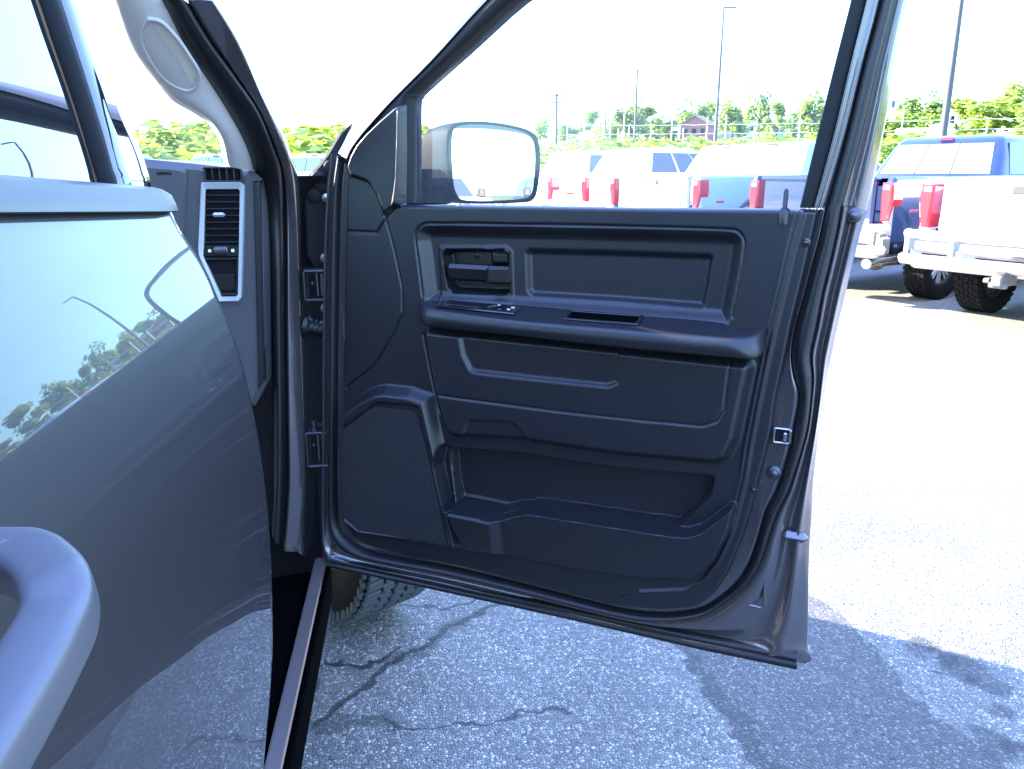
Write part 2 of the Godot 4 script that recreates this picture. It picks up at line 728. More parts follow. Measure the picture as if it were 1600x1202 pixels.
	st = SurfaceTool.new()
	st.begin(Mesh.PRIMITIVE_TRIANGLES)
	var big_r := 900.0
	make.call(-big_r, -big_r, big_r, z0, st, false)
	make.call(-big_r, z0 + side, big_r, big_r, st, false)
	make.call(-big_r, z0, x0, z0 + side, st, false)
	make.call(x0 + side, z0, big_r, z0 + side, st, false)
	far_m.albedo_color = Color(1.0, 1.0, 1.0)
	tag(put(st.commit(), "asphalt_lot", far_m, self), "pale sunlit asphalt of the parking lot reaching to the horizon", "", "", "structure")

func hill_height(r: float) -> float:
	var p := [[0.0, 0.0], [32.0, 0.0], [36.0, 1.5], [50.0, 2.1], [100.0, 4.0], [200.0, 9.0], [400.0, 16.0], [900.0, 20.0]]
	for i in p.size() - 1:
		if r <= p[i + 1][0]:
			return lerpf(p[i][1], p[i + 1][1], (r - p[i][0]) / (p[i + 1][0] - p[i][0]))
	return 20.0

func crown_mesh(seed_: int, lobes: int, leaves: int, leaf: float) -> ArrayMesh:
	var rng := RandomNumberGenerator.new()
	rng.seed = seed_
	var c := []
	for i in lobes:
		var a := rng.randf() * TAU
		var y := rng.randf_range(-0.3, 0.38)
		var rad := (0.34 - absf(y) * 0.45) * sqrt(rng.randf())
		c.append([Vector3(cos(a) * rad, y, sin(a) * rad), rng.randf_range(0.10, 0.2)])
	var st := new_st()
	for i in leaves:
		var k: Array = c[rng.randi() % lobes]
		var dir := Vector3(rng.randfn(), rng.randfn(), rng.randfn()).normalized()
		var at: Vector3 = k[0] + dir * k[1] * pow(rng.randf(), 0.4)
		var n := (dir + Vector3(rng.randfn(), rng.randfn() + 0.6, rng.randfn()) * 0.7).normalized()
		var u := n.cross(Vector3(0.3, 1, 0.2)).normalized() * leaf * rng.randf_range(0.6, 1.3)
		var w := n.cross(u).normalized() * leaf * rng.randf_range(0.5, 1.0)
		tri(st, at - u, at + w * 0.7, at + u)
		tri(st, at - u, at + u, at - w)
	return done(st)

func build_background() -> void:
	var grass := mat("bank_grass", Color(0.20, 0.22, 0.035), 0.9)
	var leaf_a := mat("leaf_yellow", Color(0.15, 0.19, 0.03), 0.7)
	var leaf_b := mat("leaf_green", Color(0.085, 0.12, 0.05), 0.7)
	for m: StandardMaterial3D in [leaf_a, leaf_b]:
		m.backlight_enabled = true
		m.backlight = Color(0.5, 0.6, 0.2)
	mat("bark", Color(0.12, 0.09, 0.07), 0.9)
	mat("pole_grey", Color(0.07, 0.07, 0.075), 0.7)
	mat("pole_white", Color(0.7, 0.7, 0.7), 0.5)
	mat("wood_pole", Color(0.07, 0.06, 0.055), 0.9)
	mat("red_wall", Color(0.30, 0.12, 0.10), 0.85)
	mat("brown_roof", Color(0.25, 0.19, 0.16), 0.9)
	mat("white_wall", Color(0.72, 0.72, 0.70), 0.8)
	mat("blue_wall", Color(0.35, 0.45, 0.6), 0.7)
	mat("window_dark", Color(0.03, 0.04, 0.05), 0.1)
	mat("yellow_sheet", Color(0.65, 0.6, 0.2), 0.6)
	# the rising ground beyond the lot
	var st := new_st()
	var rad := [31.9, 33.0, 36.0, 43.0, 50.0, 70.0, 100.0, 150.0, 200.0, 400.0, 900.0]
	var rings := []
	for r: float in rad:
		var p := PackedVector3Array()
		for k in 91:
			var a := deg_to_rad(-70.0 + 2.3 * k)
			p.append(Vector3(sin(a) * r, hill_height(r) + 0.006 + (0.25 * sin(a * 23.0 + r) if r > 34.0 else 0.0), -cos(a) * r))
		rings.append(p)
	loft(st, rings)
	tag(put(st, "hillside", grass, self), "yellow green grassy bank rising behind the parked trucks", "", "", "structure")
	# rough growth along the bank
	var tuft := crown_mesh(77, 9, 60, 0.10)
	var mm := MultiMesh.new()
	mm.transform_format = MultiMesh.TRANSFORM_3D
	mm.mesh = tuft
	mm.instance_count = 900
	var rng := RandomNumberGenerator.new()
	rng.seed = 21
	for i in 900:
		var a := deg_to_rad(rng.randf_range(-60.0, 100.0))
		var r := rng.randf_range(33.0, 60.0)
		var s := rng.randf_range(0.8, 1.9) * (1.5 if a < -0.05 else 1.0)
		mm.set_instance_transform(i, Transform3D(Basis(Vector3.UP, rng.randf() * TAU).scaled(Vector3(s * 1.6, s, s * 1.6)), Vector3(sin(a) * r, hill_height(r) + 0.22 * s, -cos(a) * r)))
	var mi := MultiMeshInstance3D.new()
	mi.name = "bank_shrubs"
	mi.multimesh = mm
	mi.material_override = leaf_a
	add_child(mi, true)
	tag(mi, "low yellow green growth covering the bank", "shrubs", "", "stuff")
	# trees
	var crowns := [crown_mesh(1, 16, 1500, 0.042), crown_mesh(2, 20, 1700, 0.038), crown_mesh(3, 12, 1300, 0.045)]
	var t := [534, -15391, 670, 398, 326, 922, -14050, 604, 333, 412, 1392, -14453, 626, 461, 519, 1519, -13112, 560, 325, 429, 1916, -13505, 582, 659, 488, 2338, -14331, 626, 515, 590, 2802, -15143, 670, 417, 501, 3479, -15904, 714, 675, 741, 4207, -17543, 802, 638, 733, 4541, -17004, 780, 719, 658, 4149, -13915, 626, 809, 449, 4154, -12992, 582, 524, 399, 4811, -13232, 604, 711, 527, 5039, -14552, 670, 487, 501, 5131, -12638, 582, 644, 665, 6092, -13180, 626, 378, 708, 7207, -14598, 714, 721, 794, 7289, -13566, 670, 537, 751, 7328, -12535, 626, 700, 897, 7381, -11470, 582, 545, 887, 8206, -11442, 604, 685, 1030, 8283, -10277, 560, 391, 859, 9137, -10128, 582, 504, 998]
	var labels := ["small tree far behind the mirror edge", "low bushy tree left of the crossarm pole's base", "round tree right of the crossarm pole", "small tree left of the tall thin pole beside a round one", "tall tree just behind the tall thin pole", "wide low tree right of the tall thin pole", "low green tree left of the red house", "broad yellow tree rising behind the red house", "darker tree at the right end of the red house", "blue green tree above the white building", "tall pointed tree between the white building and the blue shed", "small tree beside the blue shed", "tree against the left side of the door frame", "low tree left of the door frame and right of the blue shed", "tree hidden mostly by the open door's rear frame", "low tree under the white truss", "yellow tree showing above the white truss", "tree behind the thick white pole", "large spreading tree right of the thick white pole", "orange green tree at the right edge of the view", "large tree past the right edge beyond the lot", "small tree beyond the lot far to the right", "far right tree past the last parked truck"]
	for i in t.size() / 5:
		var at := Vector3(t[5 * i], t[5 * i + 2], t[5 * i + 1]) * 0.01
		var hgt: float = t[5 * i + 3] * 0.01 + 0.6
		var wid: float = t[5 * i + 4] * 0.01
		var tree := thing("leafy_tree", at - Vector3(0, 0.6, 0), i * 1.7, labels[i], "tree", "trees beyond the lot")
		st = new_st()
		tube(st, PackedVector3Array([Vector3.ZERO, Vector3(0.05, hgt * 0.3, 0), Vector3(0, hgt * 0.75, 0.05)]), [0.03 * hgt, 0.022 * hgt, 0.006 * hgt], 7)
		for k in 4:
			var a := k * 1.6 + i
			tube(st, PackedVector3Array([Vector3(0, hgt * (0.25 + 0.08 * k), 0), Vector3(cos(a) * wid * 0.3, hgt * (0.5 + 0.06 * k), sin(a) * wid * 0.3)]), [0.012 * hgt, 0.004 * hgt], 5)
		put(st, "trunk", M.bark, tree)
		var cr := put(crowns[i % 3], "crown", leaf_a if i % 3 != 1 else leaf_b, tree)
		cr.position = Vector3(0, hgt * 0.56, 0)
		cr.scale = Vector3(wid * 1.55, hgt * 1.12, wid * 1.55)
		cr.rotation.y = i * 2.1
	# poles
	t = [1437, -5825, 248, 964, 10, 1325, -8902, 362, 814, 13, 2083, -3989, 189, 776, 16, 1230, -10931, 450, 670, 10]
	var pl := ["slim grey light pole rising highest beside the red house", "tall thin pole with an antenna tip among the trees", "thick pale pole at the right of the view behind the blue truck", "faint thin pole right of the crossarm pole"]
	for i in 4:
		var p := thing("light_pole", Vector3(t[5 * i], t[5 * i + 2], t[5 * i + 1]) * 0.01, 0.0, pl[i], "pole", "tall poles behind the lot")
		var hgt: float = t[5 * i + 3] * 0.01
		var r: float = t[5 * i + 4] * 0.01
		st = new_st()
		tube(st, PackedVector3Array([Vector3(0, -0.5, 0), Vector3(0, hgt * 0.5, 0), Vector3(0, hgt, 0)]), [r * 1.25, r, r * 0.7], 10)
		put(st, "shaft", M.pole_grey, p)
		st = new_st()
		bx(st, Vector3(0, -0.2, 0), Vector3(r * 5, 0.7, r * 5), 0.05)
		put(st, "footing", M.white_wall, p)
		if i == 0 or i == 2:
			st = new_st()
			bx(st, Vector3(0.4, hgt, 0), Vector3(0.9, 0.1, 0.3), 0.03)
			put(st, "lamp_head", M.pole_grey, p)
	var mp := thing("light_pole", Vector3(23.0, 0.0, 9.6), 0.0, "dark light pole reflected leaning in the door mirror", "pole", "tall poles behind the lot")
	st = new_st()
	tube(st, PackedVector3Array([Vector3(0, -0.2, 0), Vector3(0, 9.0, 0)]), [0.09, 0.06], 10)
	put(st, "shaft", M.pole_grey, mp)
	st = new_st()
	bx(st, Vector3(0, 0.2, 0), Vector3(0.5, 0.6, 0.5), 0.05)
	put(st, "footing", M.white_wall, mp)
	t = [562, -10485, 425, 648]
	var ut := thing("utility_pole", Vector3(t[0], t[2], t[1]) * 0.01, 0.0, "wooden utility pole with two crossarms behind the mirror", "utility pole")
	var uh: float = t[3] * 0.01
	st = new_st()
	tube(st, PackedVector3Array([Vector3(0, -0.5, 0), Vector3(0, uh, 0)]), [0.2, 0.14], 8)
	put(st, "shaft", M.wood_pole, ut)
	for k in 2:
		st = new_st()
		bx(st, Vector3(0, uh - 0.25 - 0.85 * k, 0.15), Vector3(2.3, 0.13, 0.12), 0.02)
		for q: float in [-1.05, -0.6, 0.6, 1.05]:
			lathe(st, PackedVector2Array([Vector2(0.04, 0), Vector2(0.06, 0.08), Vector2(0.0001, 0.16)]), Transform3D(Basis(), Vector3(q, uh - 0.19 - 0.85 * k, 0.15)), 6)
		put(st, "crossarm", M.wood_pole, ut)
	# fence of thin posts and wires along the bank
	var fence := thing("wire_fence", Vector3(0, hill_height(75.0), -75), 0.0, "tall fence of thin white posts and wires along the bank", "fence")
	var base := fence.position
	var last := Vector3.ZERO
	var px := [885, 911, 922, 940, 951, 964, 972, 980, 1014, 1046, 1064, 1100, 1129, 1200, 1242, 1290, 1340, 1400, 1444, 1531, 1590, 1660, 1740, 1830, 1930, 2040, 2170, 2320]
	for i in px.size():
		var a := atan2(px[i] - 800.0, 1273.0)
		var at := Vector3(sin(a) * 75.0, hill_height(75.0), -cos(a) * 75.0) - base
		var tall := 2.6 + 0.7 * sin(i * 2.3)
		st = new_st()
		tube(st, PackedVector3Array([at - Vector3(0, 0.3, 0), at + Vector3(0, tall, 0)]), 0.05, 6)
		put(st, "fence_post", M.pole_white, fence)
		if i > 0:
			for k in 3:
				st = new_st()
				tube(st, PackedVector3Array([last + Vector3(0, 0.8 + k * 0.75, 0), (last + at) * 0.5 + Vector3(0, 0.74 + k * 0.75, 0), at + Vector3(0, 0.8 + k * 0.75, 0)]), 0.018, 4)
				put(st, "wire", M.pole_white, fence)
		last = at
	# buildings on the slope
	house("red_house", Vector3(34.0, 6.7, -150.7), 0.5, Vector3(5.2, 2.6, 5.5), 1.5, M.red_wall, M.brown_roof, "small red gabled house with a brown roof on the slope")
	house("white_building", Vector3(48.5, 8.2, -178.0), 0.25, Vector3(9.5, 3.0, 7.0), 1.6, M.white_wall, M.white_wall, "long white building with a pale roof right of the red house")
	house("blue_shed", Vector3(48.8, 7.0, -152.0), 0.4, Vector3(3.6, 2.6, 4.0), 0.9, M.blue_wall, M.white_wall, "pale blue shed with a light roof left of the door frame")
	house("grey_barn", Vector3(-18.0, 5.0, -125.0), 0.1, Vector3(7.0, 2.6, 5.0), 1.2, M.red_wall, M.brown_roof, "dull red roofed building seen over the hedge through the hinge gap")
	# stepped white truss
	var tr := thing("steel_truss", Vector3(72.6, 7.2, -148.1), 0.0, "sloping white lattice truss with dark panels on the hill", "truss")
	tr.rotation.y = -0.45
	st = new_st()
	var a0 := Vector3(-7.0, 5.6, 0)
	var a1 := Vector3(7.0, 1.6, 0)
	for k in 2:
		bx(st, (a0 + a1) * 0.5 + Vector3(0, k * 2.0, 0), Vector3(14.6, 0.18, 0.3), 0.02, Basis(Vector3.BACK, -0.278))
	for k in 13:
		var q := a0.lerp(a1, k / 12.0)
		bx(st, q + Vector3(0, 1.0, 0), Vector3(0.12, 2.0, 0.12), 0.0)
		if k < 12:
			bx(st, q.lerp(a1, 0.04) + Vector3(0.3, 0.85, 0), Vector3(0.1, 2.1, 0.1), 0.0, Basis(Vector3.BACK, 0.5 if k % 2 else -0.5))
	put(st, "lattice", M.pole_white, tr)
	for k in 9:
		var q := a0.lerp(a1, 0.08 + k / 10.0)
		st = new_st()
		bx(st, q + Vector3(0, 0.7, -0.2), Vector3(0.75, 1.3, 0.1), 0.0)
		put(st, "panel", M.red_wall if k in [5, 7] else M.window_dark, tr)
	for k in 4:
		st = new_st()
		bx(st, Vector3(6.0 + 0.8 * k, 0.6, 0.2), Vector3(0.14, 3.6, 0.14), 0.0, Basis(Vector3.BACK, 0.3 if k % 2 else -0.3))
		put(st, "support", M.pole_white, tr)
	var sg := thing("yellow_trailer", Vector3(52.0, 4.9, -108.3), -0.4, "pale yellow box trailer below the truss", "trailer")
	st = new_st()
	bx(st, Vector3(0, 1.1, 0), Vector3(3.0, 1.3, 5.0), 0.05)
	put(st, "box_body", M.yellow_sheet, sg)
	st = new_st()
	bx(st, Vector3(0, 0.3, 0), Vector3(2.4, 0.4, 3.0), 0.05)
	put(st, "undercarriage", M.window_dark, sg)

func house(called: String, at: Vector3, turn: float, size: Vector3, peak: float, wall: Material, roof: Material, label: String) -> void:
	var o := thing(called, at, -turn, label, "building")
	var st := new_st()
	bx(st, Vector3(0, size.y / 2 - 0.5, 0), Vector3(size.x, size.y + 1.0, size.z))
	prism(st, PackedVector2Array([Vector2(-size.x / 2, size.y - 0.01), Vector2(size.x / 2, size.y - 0.01), Vector2(0, size.y + peak - 0.1)]), -size.z / 2 + 0.01, size.z / 2 - 0.01)
	put(st, "wall", wall, o)
	st = new_st()
	for s: float in [-1.0, 1.0]:
		var l := Vector2(size.x / 2 + 0.3, peak).length()
		bx(st, Vector3(s * (size.x / 4 + 0.13), size.y + peak / 2 - 0.02, 0), Vector3(l, 0.14, size.z + 0.6), 0.0, Basis(Vector3.BACK, -s * atan2(peak, size.x / 2)))
	put(st, "roof", roof, o)
	for k in 3:
		st = new_st()
		bx(st, Vector3((k - 1) * size.x * 0.3, size.y * 0.55, size.z / 2 + 0.02), Vector3(0.7, 0.9, 0.1))
		put(st, "window", M.window_dark, o)


var truck_proto: Node3D

func parked(label: String, at: Vector2, turn: float, paint: Material, group: String, lift := 0.0) -> Node3D:
	var o: Node3D
	if truck_proto == null:
		truck_proto = make_pickup()
		o = truck_proto
	else:
		o = truck_proto.duplicate()
		o.name = "parked_pickup"
		add_child(o, true)
	o.position = Vector3(at.x, 0, at.y)
	o.rotation_degrees.y = -turn
	for c in o.get_children():
		if c is MeshInstance3D and c.has_meta("painted"):
			c.material_override = paint
		for d in c.get_children():
			if d.has_meta("painted"):
				d.material_override = paint
	tag(o, label, "pickup truck", group)
	return o

func painted(o: Node) -> Node:
	o.set_meta("painted", true)
	return o

func side_panel(quad: Array, u0: float, u1: float, v0: float, v1: float, out: float) -> ArrayMesh:
	var at := func(u: float, v: float) -> Vector3:
		return quad[0].lerp(quad[1], u).lerp(quad[3].lerp(quad[2], u), v)
	var n: Vector3 = (quad[1] - quad[0]).cross(quad[3] - quad[0]).normalized() * out
	var st := new_st()
	var c := [at.call(u0, v0), at.call(u1, v0), at.call(u1, v1), at.call(u0, v1)]
	var mid: Vector3 = (c[0] + c[2]) * 0.5 - n
	for k in 4:
		var a: Vector3 = c[k]
		var b: Vector3 = c[(k + 1) % 4]
		quad_out(st, a - n, b - n, b + n, a + n, mid)
	quad_out(st, c[0] + n, c[1] + n, c[2] + n, c[3] + n, mid)
	return done(st)

func make_pickup() -> Node3D:
	var o := thing("parked_pickup", Vector3.ZERO, 0.0, "", "")
	var side := Basis(Vector3(0, 0, 1), Vector3(0, 1, 0), Vector3(-1, 0, 0))
	var pts := PackedVector2Array([Vector2(-0.02, 0.72), Vector2(0.0, 1.38), Vector2(-0.03, 1.44), Vector2(-2.3, 1.45), Vector2(-4.6, 1.40), Vector2(-5.75, 1.28), Vector2(-5.95, 1.1), Vector2(-5.95, 0.62), Vector2(-5.45, 0.60)])
	for k in 11:
		var a := PI - PI * k / 10.0
		pts.append(Vector2(-4.93 + 0.5 * cos(a), 0.58 + 0.48 * sin(a)))
	pts.append(Vector2(-4.3, 0.56))
	pts.append(Vector2(-1.85, 0.58))
	for k in 11:
		var a := PI - PI * k / 10.0
		pts.append(Vector2(-1.22 + 0.52 * cos(a), 0.60 + 0.50 * sin(a)))
	pts.append(Vector2(-0.62, 0.68))
	for s: float in [-1.0, 1.0]:
		var st := new_st()
		prism(st, pts, 0.0, s * -0.09, Transform3D(side, Vector3(s * 0.91, 0, 0)), 0.03)
		painted(put(st, "body_side", M.truck_white, o))
		st = new_st()
		for wz: float in [-1.22, -4.93]:
			var arch := PackedVector3Array()
			for k in 15:
				var a := PI * k / 14.0
				arch.append(Vector3(s * 1.0, 0.6 + 0.51 * sin(a), wz + 0.53 * cos(a)))
			tube(st, arch, 0.028, 6)
		put(st, "arch_trim", M.truck_trim, o)
		# lamp that wraps the rear corner
		st = new_st()
		prism(st, PackedVector2Array([Vector2(-0.03, 0.96), Vector2(0.06, 0.96), Vector2(0.098, 1.2), Vector2(0.09, 1.38), Vector2(-0.05, 1.38), Vector2(-0.045, 1.2)]), -0.17, 0.02, Transform3D(Basis(), Vector3(s * 0.912, 0, 0)) if s > 0 else Transform3D(Basis(Vector3(-1, 0, 0), Vector3.UP, Vector3.BACK), Vector3(-0.912, 0, 0)), 0.02)
		var lamp := put(st, "tail_lamp", M.lamp_red, o)
		st = new_st()
		bx(st, Vector3(s * 0.925, 1.33, -0.01), Vector3(0.09, 0.06, 0.07), 0.01)
		put(st, "clear_lens", M.lamp_pink, lamp)
		st = new_st()
		bx(st, Vector3(s * 1.002, 1.07, -0.42), Vector3(0.012, 0.03, 0.16), 0.004)
		put(st, "side_marker", M.lamp_red, o)
		for z: float in [-2.75, -3.75]:
			st = new_st()
			bx(st, Vector3(s * 1.01, 1.26, z), Vector3(0.05, 0.035, 0.2), 0.012)
			painted(put(st, "door_handle", M.truck_white, o))
		st = new_st()
		bx(st, Vector3(s * 1.13, 1.5, -4.25), Vector3(0.2, 0.24, 0.12), 0.04)
		bx(st, Vector3(s * 1.0, 1.45, -4.27), Vector3(0.2, 0.06, 0.08), 0.02)
		put(st, "wing_mirror", M.truck_trim, o)
		st = new_st()
		bx(st, Vector3(s * 0.97, 0.48, -3.1), Vector3(0.14, 0.06, 2.2), 0.02)
		put(st, "running_board", M.truck_trim, o)
	var st := new_st()
	bx(st, Vector3(0, 1.17, -0.03), Vector3(1.56, 0.50, 0.08), 0.025)
	bx(st, Vector3(0, 1.415, -0.01), Vector3(1.62, 0.05, 0.12), 0.02)
	bx(st, Vector3(0, 1.10, 0.012), Vector3(1.3, 0.2, 0.02), 0.008)
	var gate := put(st, "tailgate", M.truck_white, o)
	painted(gate)
	st = new_st()
	bx(st, Vector3(0, 1.335, 0.016), Vector3(0.26, 0.07, 0.02), 0.008)
	put(st, "gate_handle", M.truck_trim, gate)
	text_part("GMC", 0.14, 0.008, Transform3D(Basis(), Vector3(0.0, 1.22, 0.016)), M.badge_grey, "badge", gate)
	text_part("SIERRA", 0.11, 0.006, Transform3D(Basis(), Vector3(0.1, 1.05, 0.024)), M.badge_grey, "badge", gate)
	st = new_st()
	bx(st, Vector3(0, 0.80, 0.06), Vector3(1.96, 0.17, 0.22), 0.05)
	bx(st, Vector3(0, 0.60, 0.04), Vector3(1.90, 0.08, 0.18), 0.03)
	for s: float in [-1.0, 1.0]:
		bx(st, Vector3(s * 0.93, 0.70, 0.02), Vector3(0.14, 0.26, 0.24), 0.05)
		bx(st, Vector3(s * 0.42, 0.70, 0.04), Vector3(0.2, 0.16, 0.16), 0.02)
	var bump_ := put(st, "rear_bumper", M.truck_chrome, o)
	st = new_st()
	bx(st, Vector3(0, 0.70, 0.0), Vector3(1.8, 0.16, 0.1), 0.0)
	put(st, "bumper_recess", M.truck_under, bump_)
	st = new_st()
	bx(st, Vector3(0, 0.70, 0.075), Vector3(0.34, 0.16, 0.012), 0.004)
	put(st, "number_plate_holder", M.truck_trim, bump_)
	# greenhouse
	var lowq := [Vector3(-0.9, 1.40, -2.32), Vector3(0.9, 1.40, -2.32), Vector3(0.9, 1.38, -4.75), Vector3(-0.9, 1.38, -4.75)]
	var topq := [Vector3(-0.72, 1.93, -2.62), Vector3(0.72, 1.93, -2.62), Vector3(0.70, 1.93, -4.0), Vector3(-0.70, 1.93, -4.0)]
	var rings := []
	for k in 5:
		var t: float = [0.0, 0.5, 0.92, 1.0, 1.0][k]
		var inn: float = [0.0, 0.0, 0.02, 0.08, 0.3][k]
		var ring := PackedVector3Array()
		var mid: Vector3 = (topq[0] + topq[2]) * 0.5
		for c in 4:
			var here: Vector3 = lowq[c].lerp(topq[c], t)
			var prev: Vector3 = lowq[(c + 3) % 4].lerp(topq[(c + 3) % 4], t)
			var nxt: Vector3 = lowq[(c + 1) % 4].lerp(topq[(c + 1) % 4], t)
			var p0 := here.lerp(prev, 0.06)
			var p1 := here.lerp(nxt, 0.06)
			for e in 3:
				var q := p0.lerp(here, e / 2.0).lerp(here.lerp(p1, e / 2.0), e / 2.0)
				q += (Vector3(mid.x, q.y, mid.z) - q) * inn
				ring.append(q + Vector3(0, 0.03 if k == 4 else (0.012 if k == 3 else 0.0), 0))
		rings.append(ring)
	st = new_st()
	ring_loft(st, rings, true, false, true)
	painted(put(st, "cab", M.truck_white, o))
	var back := [lowq[0], lowq[1], topq[1], topq[0]]
	var g := put(side_panel(back, 0.07, 0.93, 0.12, 0.84, 0.006), "rear_window", M.truck_back_glass_painted_sky, o)
	put(side_panel(back, 0.355, 0.365, 0.12, 0.84, 0.009), "window_divider", M.truck_under, g)
	put(side_panel(back, 0.635, 0.645, 0.12, 0.84, 0.009), "window_divider", M.truck_under, g)
	put(side_panel(back, 0.44, 0.56, 0.93, 0.99, 0.02), "brake_lamp", M.lamp_red, o)
	for s in 2:
		var q := [lowq[1], lowq[2], topq[2], topq[1]] if s == 1 else [lowq[3], lowq[0], topq[0], topq[3]]
		for w: Array in [[0.10, 0.42], [0.45, 0.74], [0.765, 0.93]]:
			var u0: float = w[0] if s == 1 else 1.0 - w[1]
			var u1: float = w[1] if s == 1 else 1.0 - w[0]
			put(side_panel(q, u0, u1, 0.12, 0.86, 0.006), "side_window", M.truck_glass, o)
	put(side_panel([lowq[2], lowq[3], topq[3], topq[2]], 0.06, 0.94, 0.05, 0.9, 0.006), "windscreen", M.truck_glass, o)
	st = new_st()
	bx(st, Vector3(0, 1.22, -5.3), Vector3(1.86, 0.32, 1.3), 0.08)
	bx(st, Vector3(0, 1.18, -0.6), Vector3(1.7, 0.3, 0.02), 0.0)
	painted(put(st, "bonnet", M.truck_white, o))
	st = new_st()
	bx(st, Vector3(0, 0.9, -1.2), Vector3(1.72, 0.1, 2.2), 0.0)
	bx(st, Vector3(0, 0.9, -3.6), Vector3(1.78, 0.6, 2.5), 0.0)
	bx(st, Vector3(0, 0.8, -5.85), Vector3(1.7, 0.5, 0.2), 0.05)
	put(st, "underbody", M.truck_under, o)
	st = new_st()
	tube(st, PackedVector3Array([Vector3(-0.8, 0.43, -1.22), Vector3(0.8, 0.43, -1.22)]), 0.05, 8)
	lathe(st, PackedVector2Array([Vector2(0.0001, -0.16), Vector2(0.12, -0.12), Vector2(0.17, 0.0), Vector2(0.12, 0.12), Vector2(0.0001, 0.16)]), Transform3D(Basis(Vector3.RIGHT, PI / 2), Vector3(0.1, 0.43, -1.18)), 14)
	for s: float in [-1.0, 1.0]:
		bx(st, Vector3(s * 0.55, 0.42, -1.2), Vector3(0.07, 0.05, 1.2), 0.01)
	put(st, "rear_axle", M.truck_axle, o)
	st = new_st()
	tube(st, PackedVector3Array([Vector3(0.72, 0.52, -1.6), Vector3(0.72, 0.50, -0.25), Vector3(0.76, 0.48, -0.02)]), [0.045, 0.05, 0.06], 12)
	put(st, "exhaust_pipe", M.truck_chrome, o)
	var wheel := make_wheel("wheel", o, Transform3D(Basis(Vector3.BACK, -PI / 2), Vector3(0.86, 0.42, -1.22)), 0.42, 0.28, 0.25, 34, M.tyre_rubber, 8, M.truck_under)
	for q: Array in [[-1.0, -1.22], [1.0, -4.93], [-1.0, -4.93]]:
		var w := wheel.duplicate()
		w.name = "wheel"
		o.add_child(w, true)
		w.transform = Transform3D(Basis(Vector3.BACK, -q[0] * PI / 2), Vector3(0.86 * q[0], 0.42, q[1]))
	return o

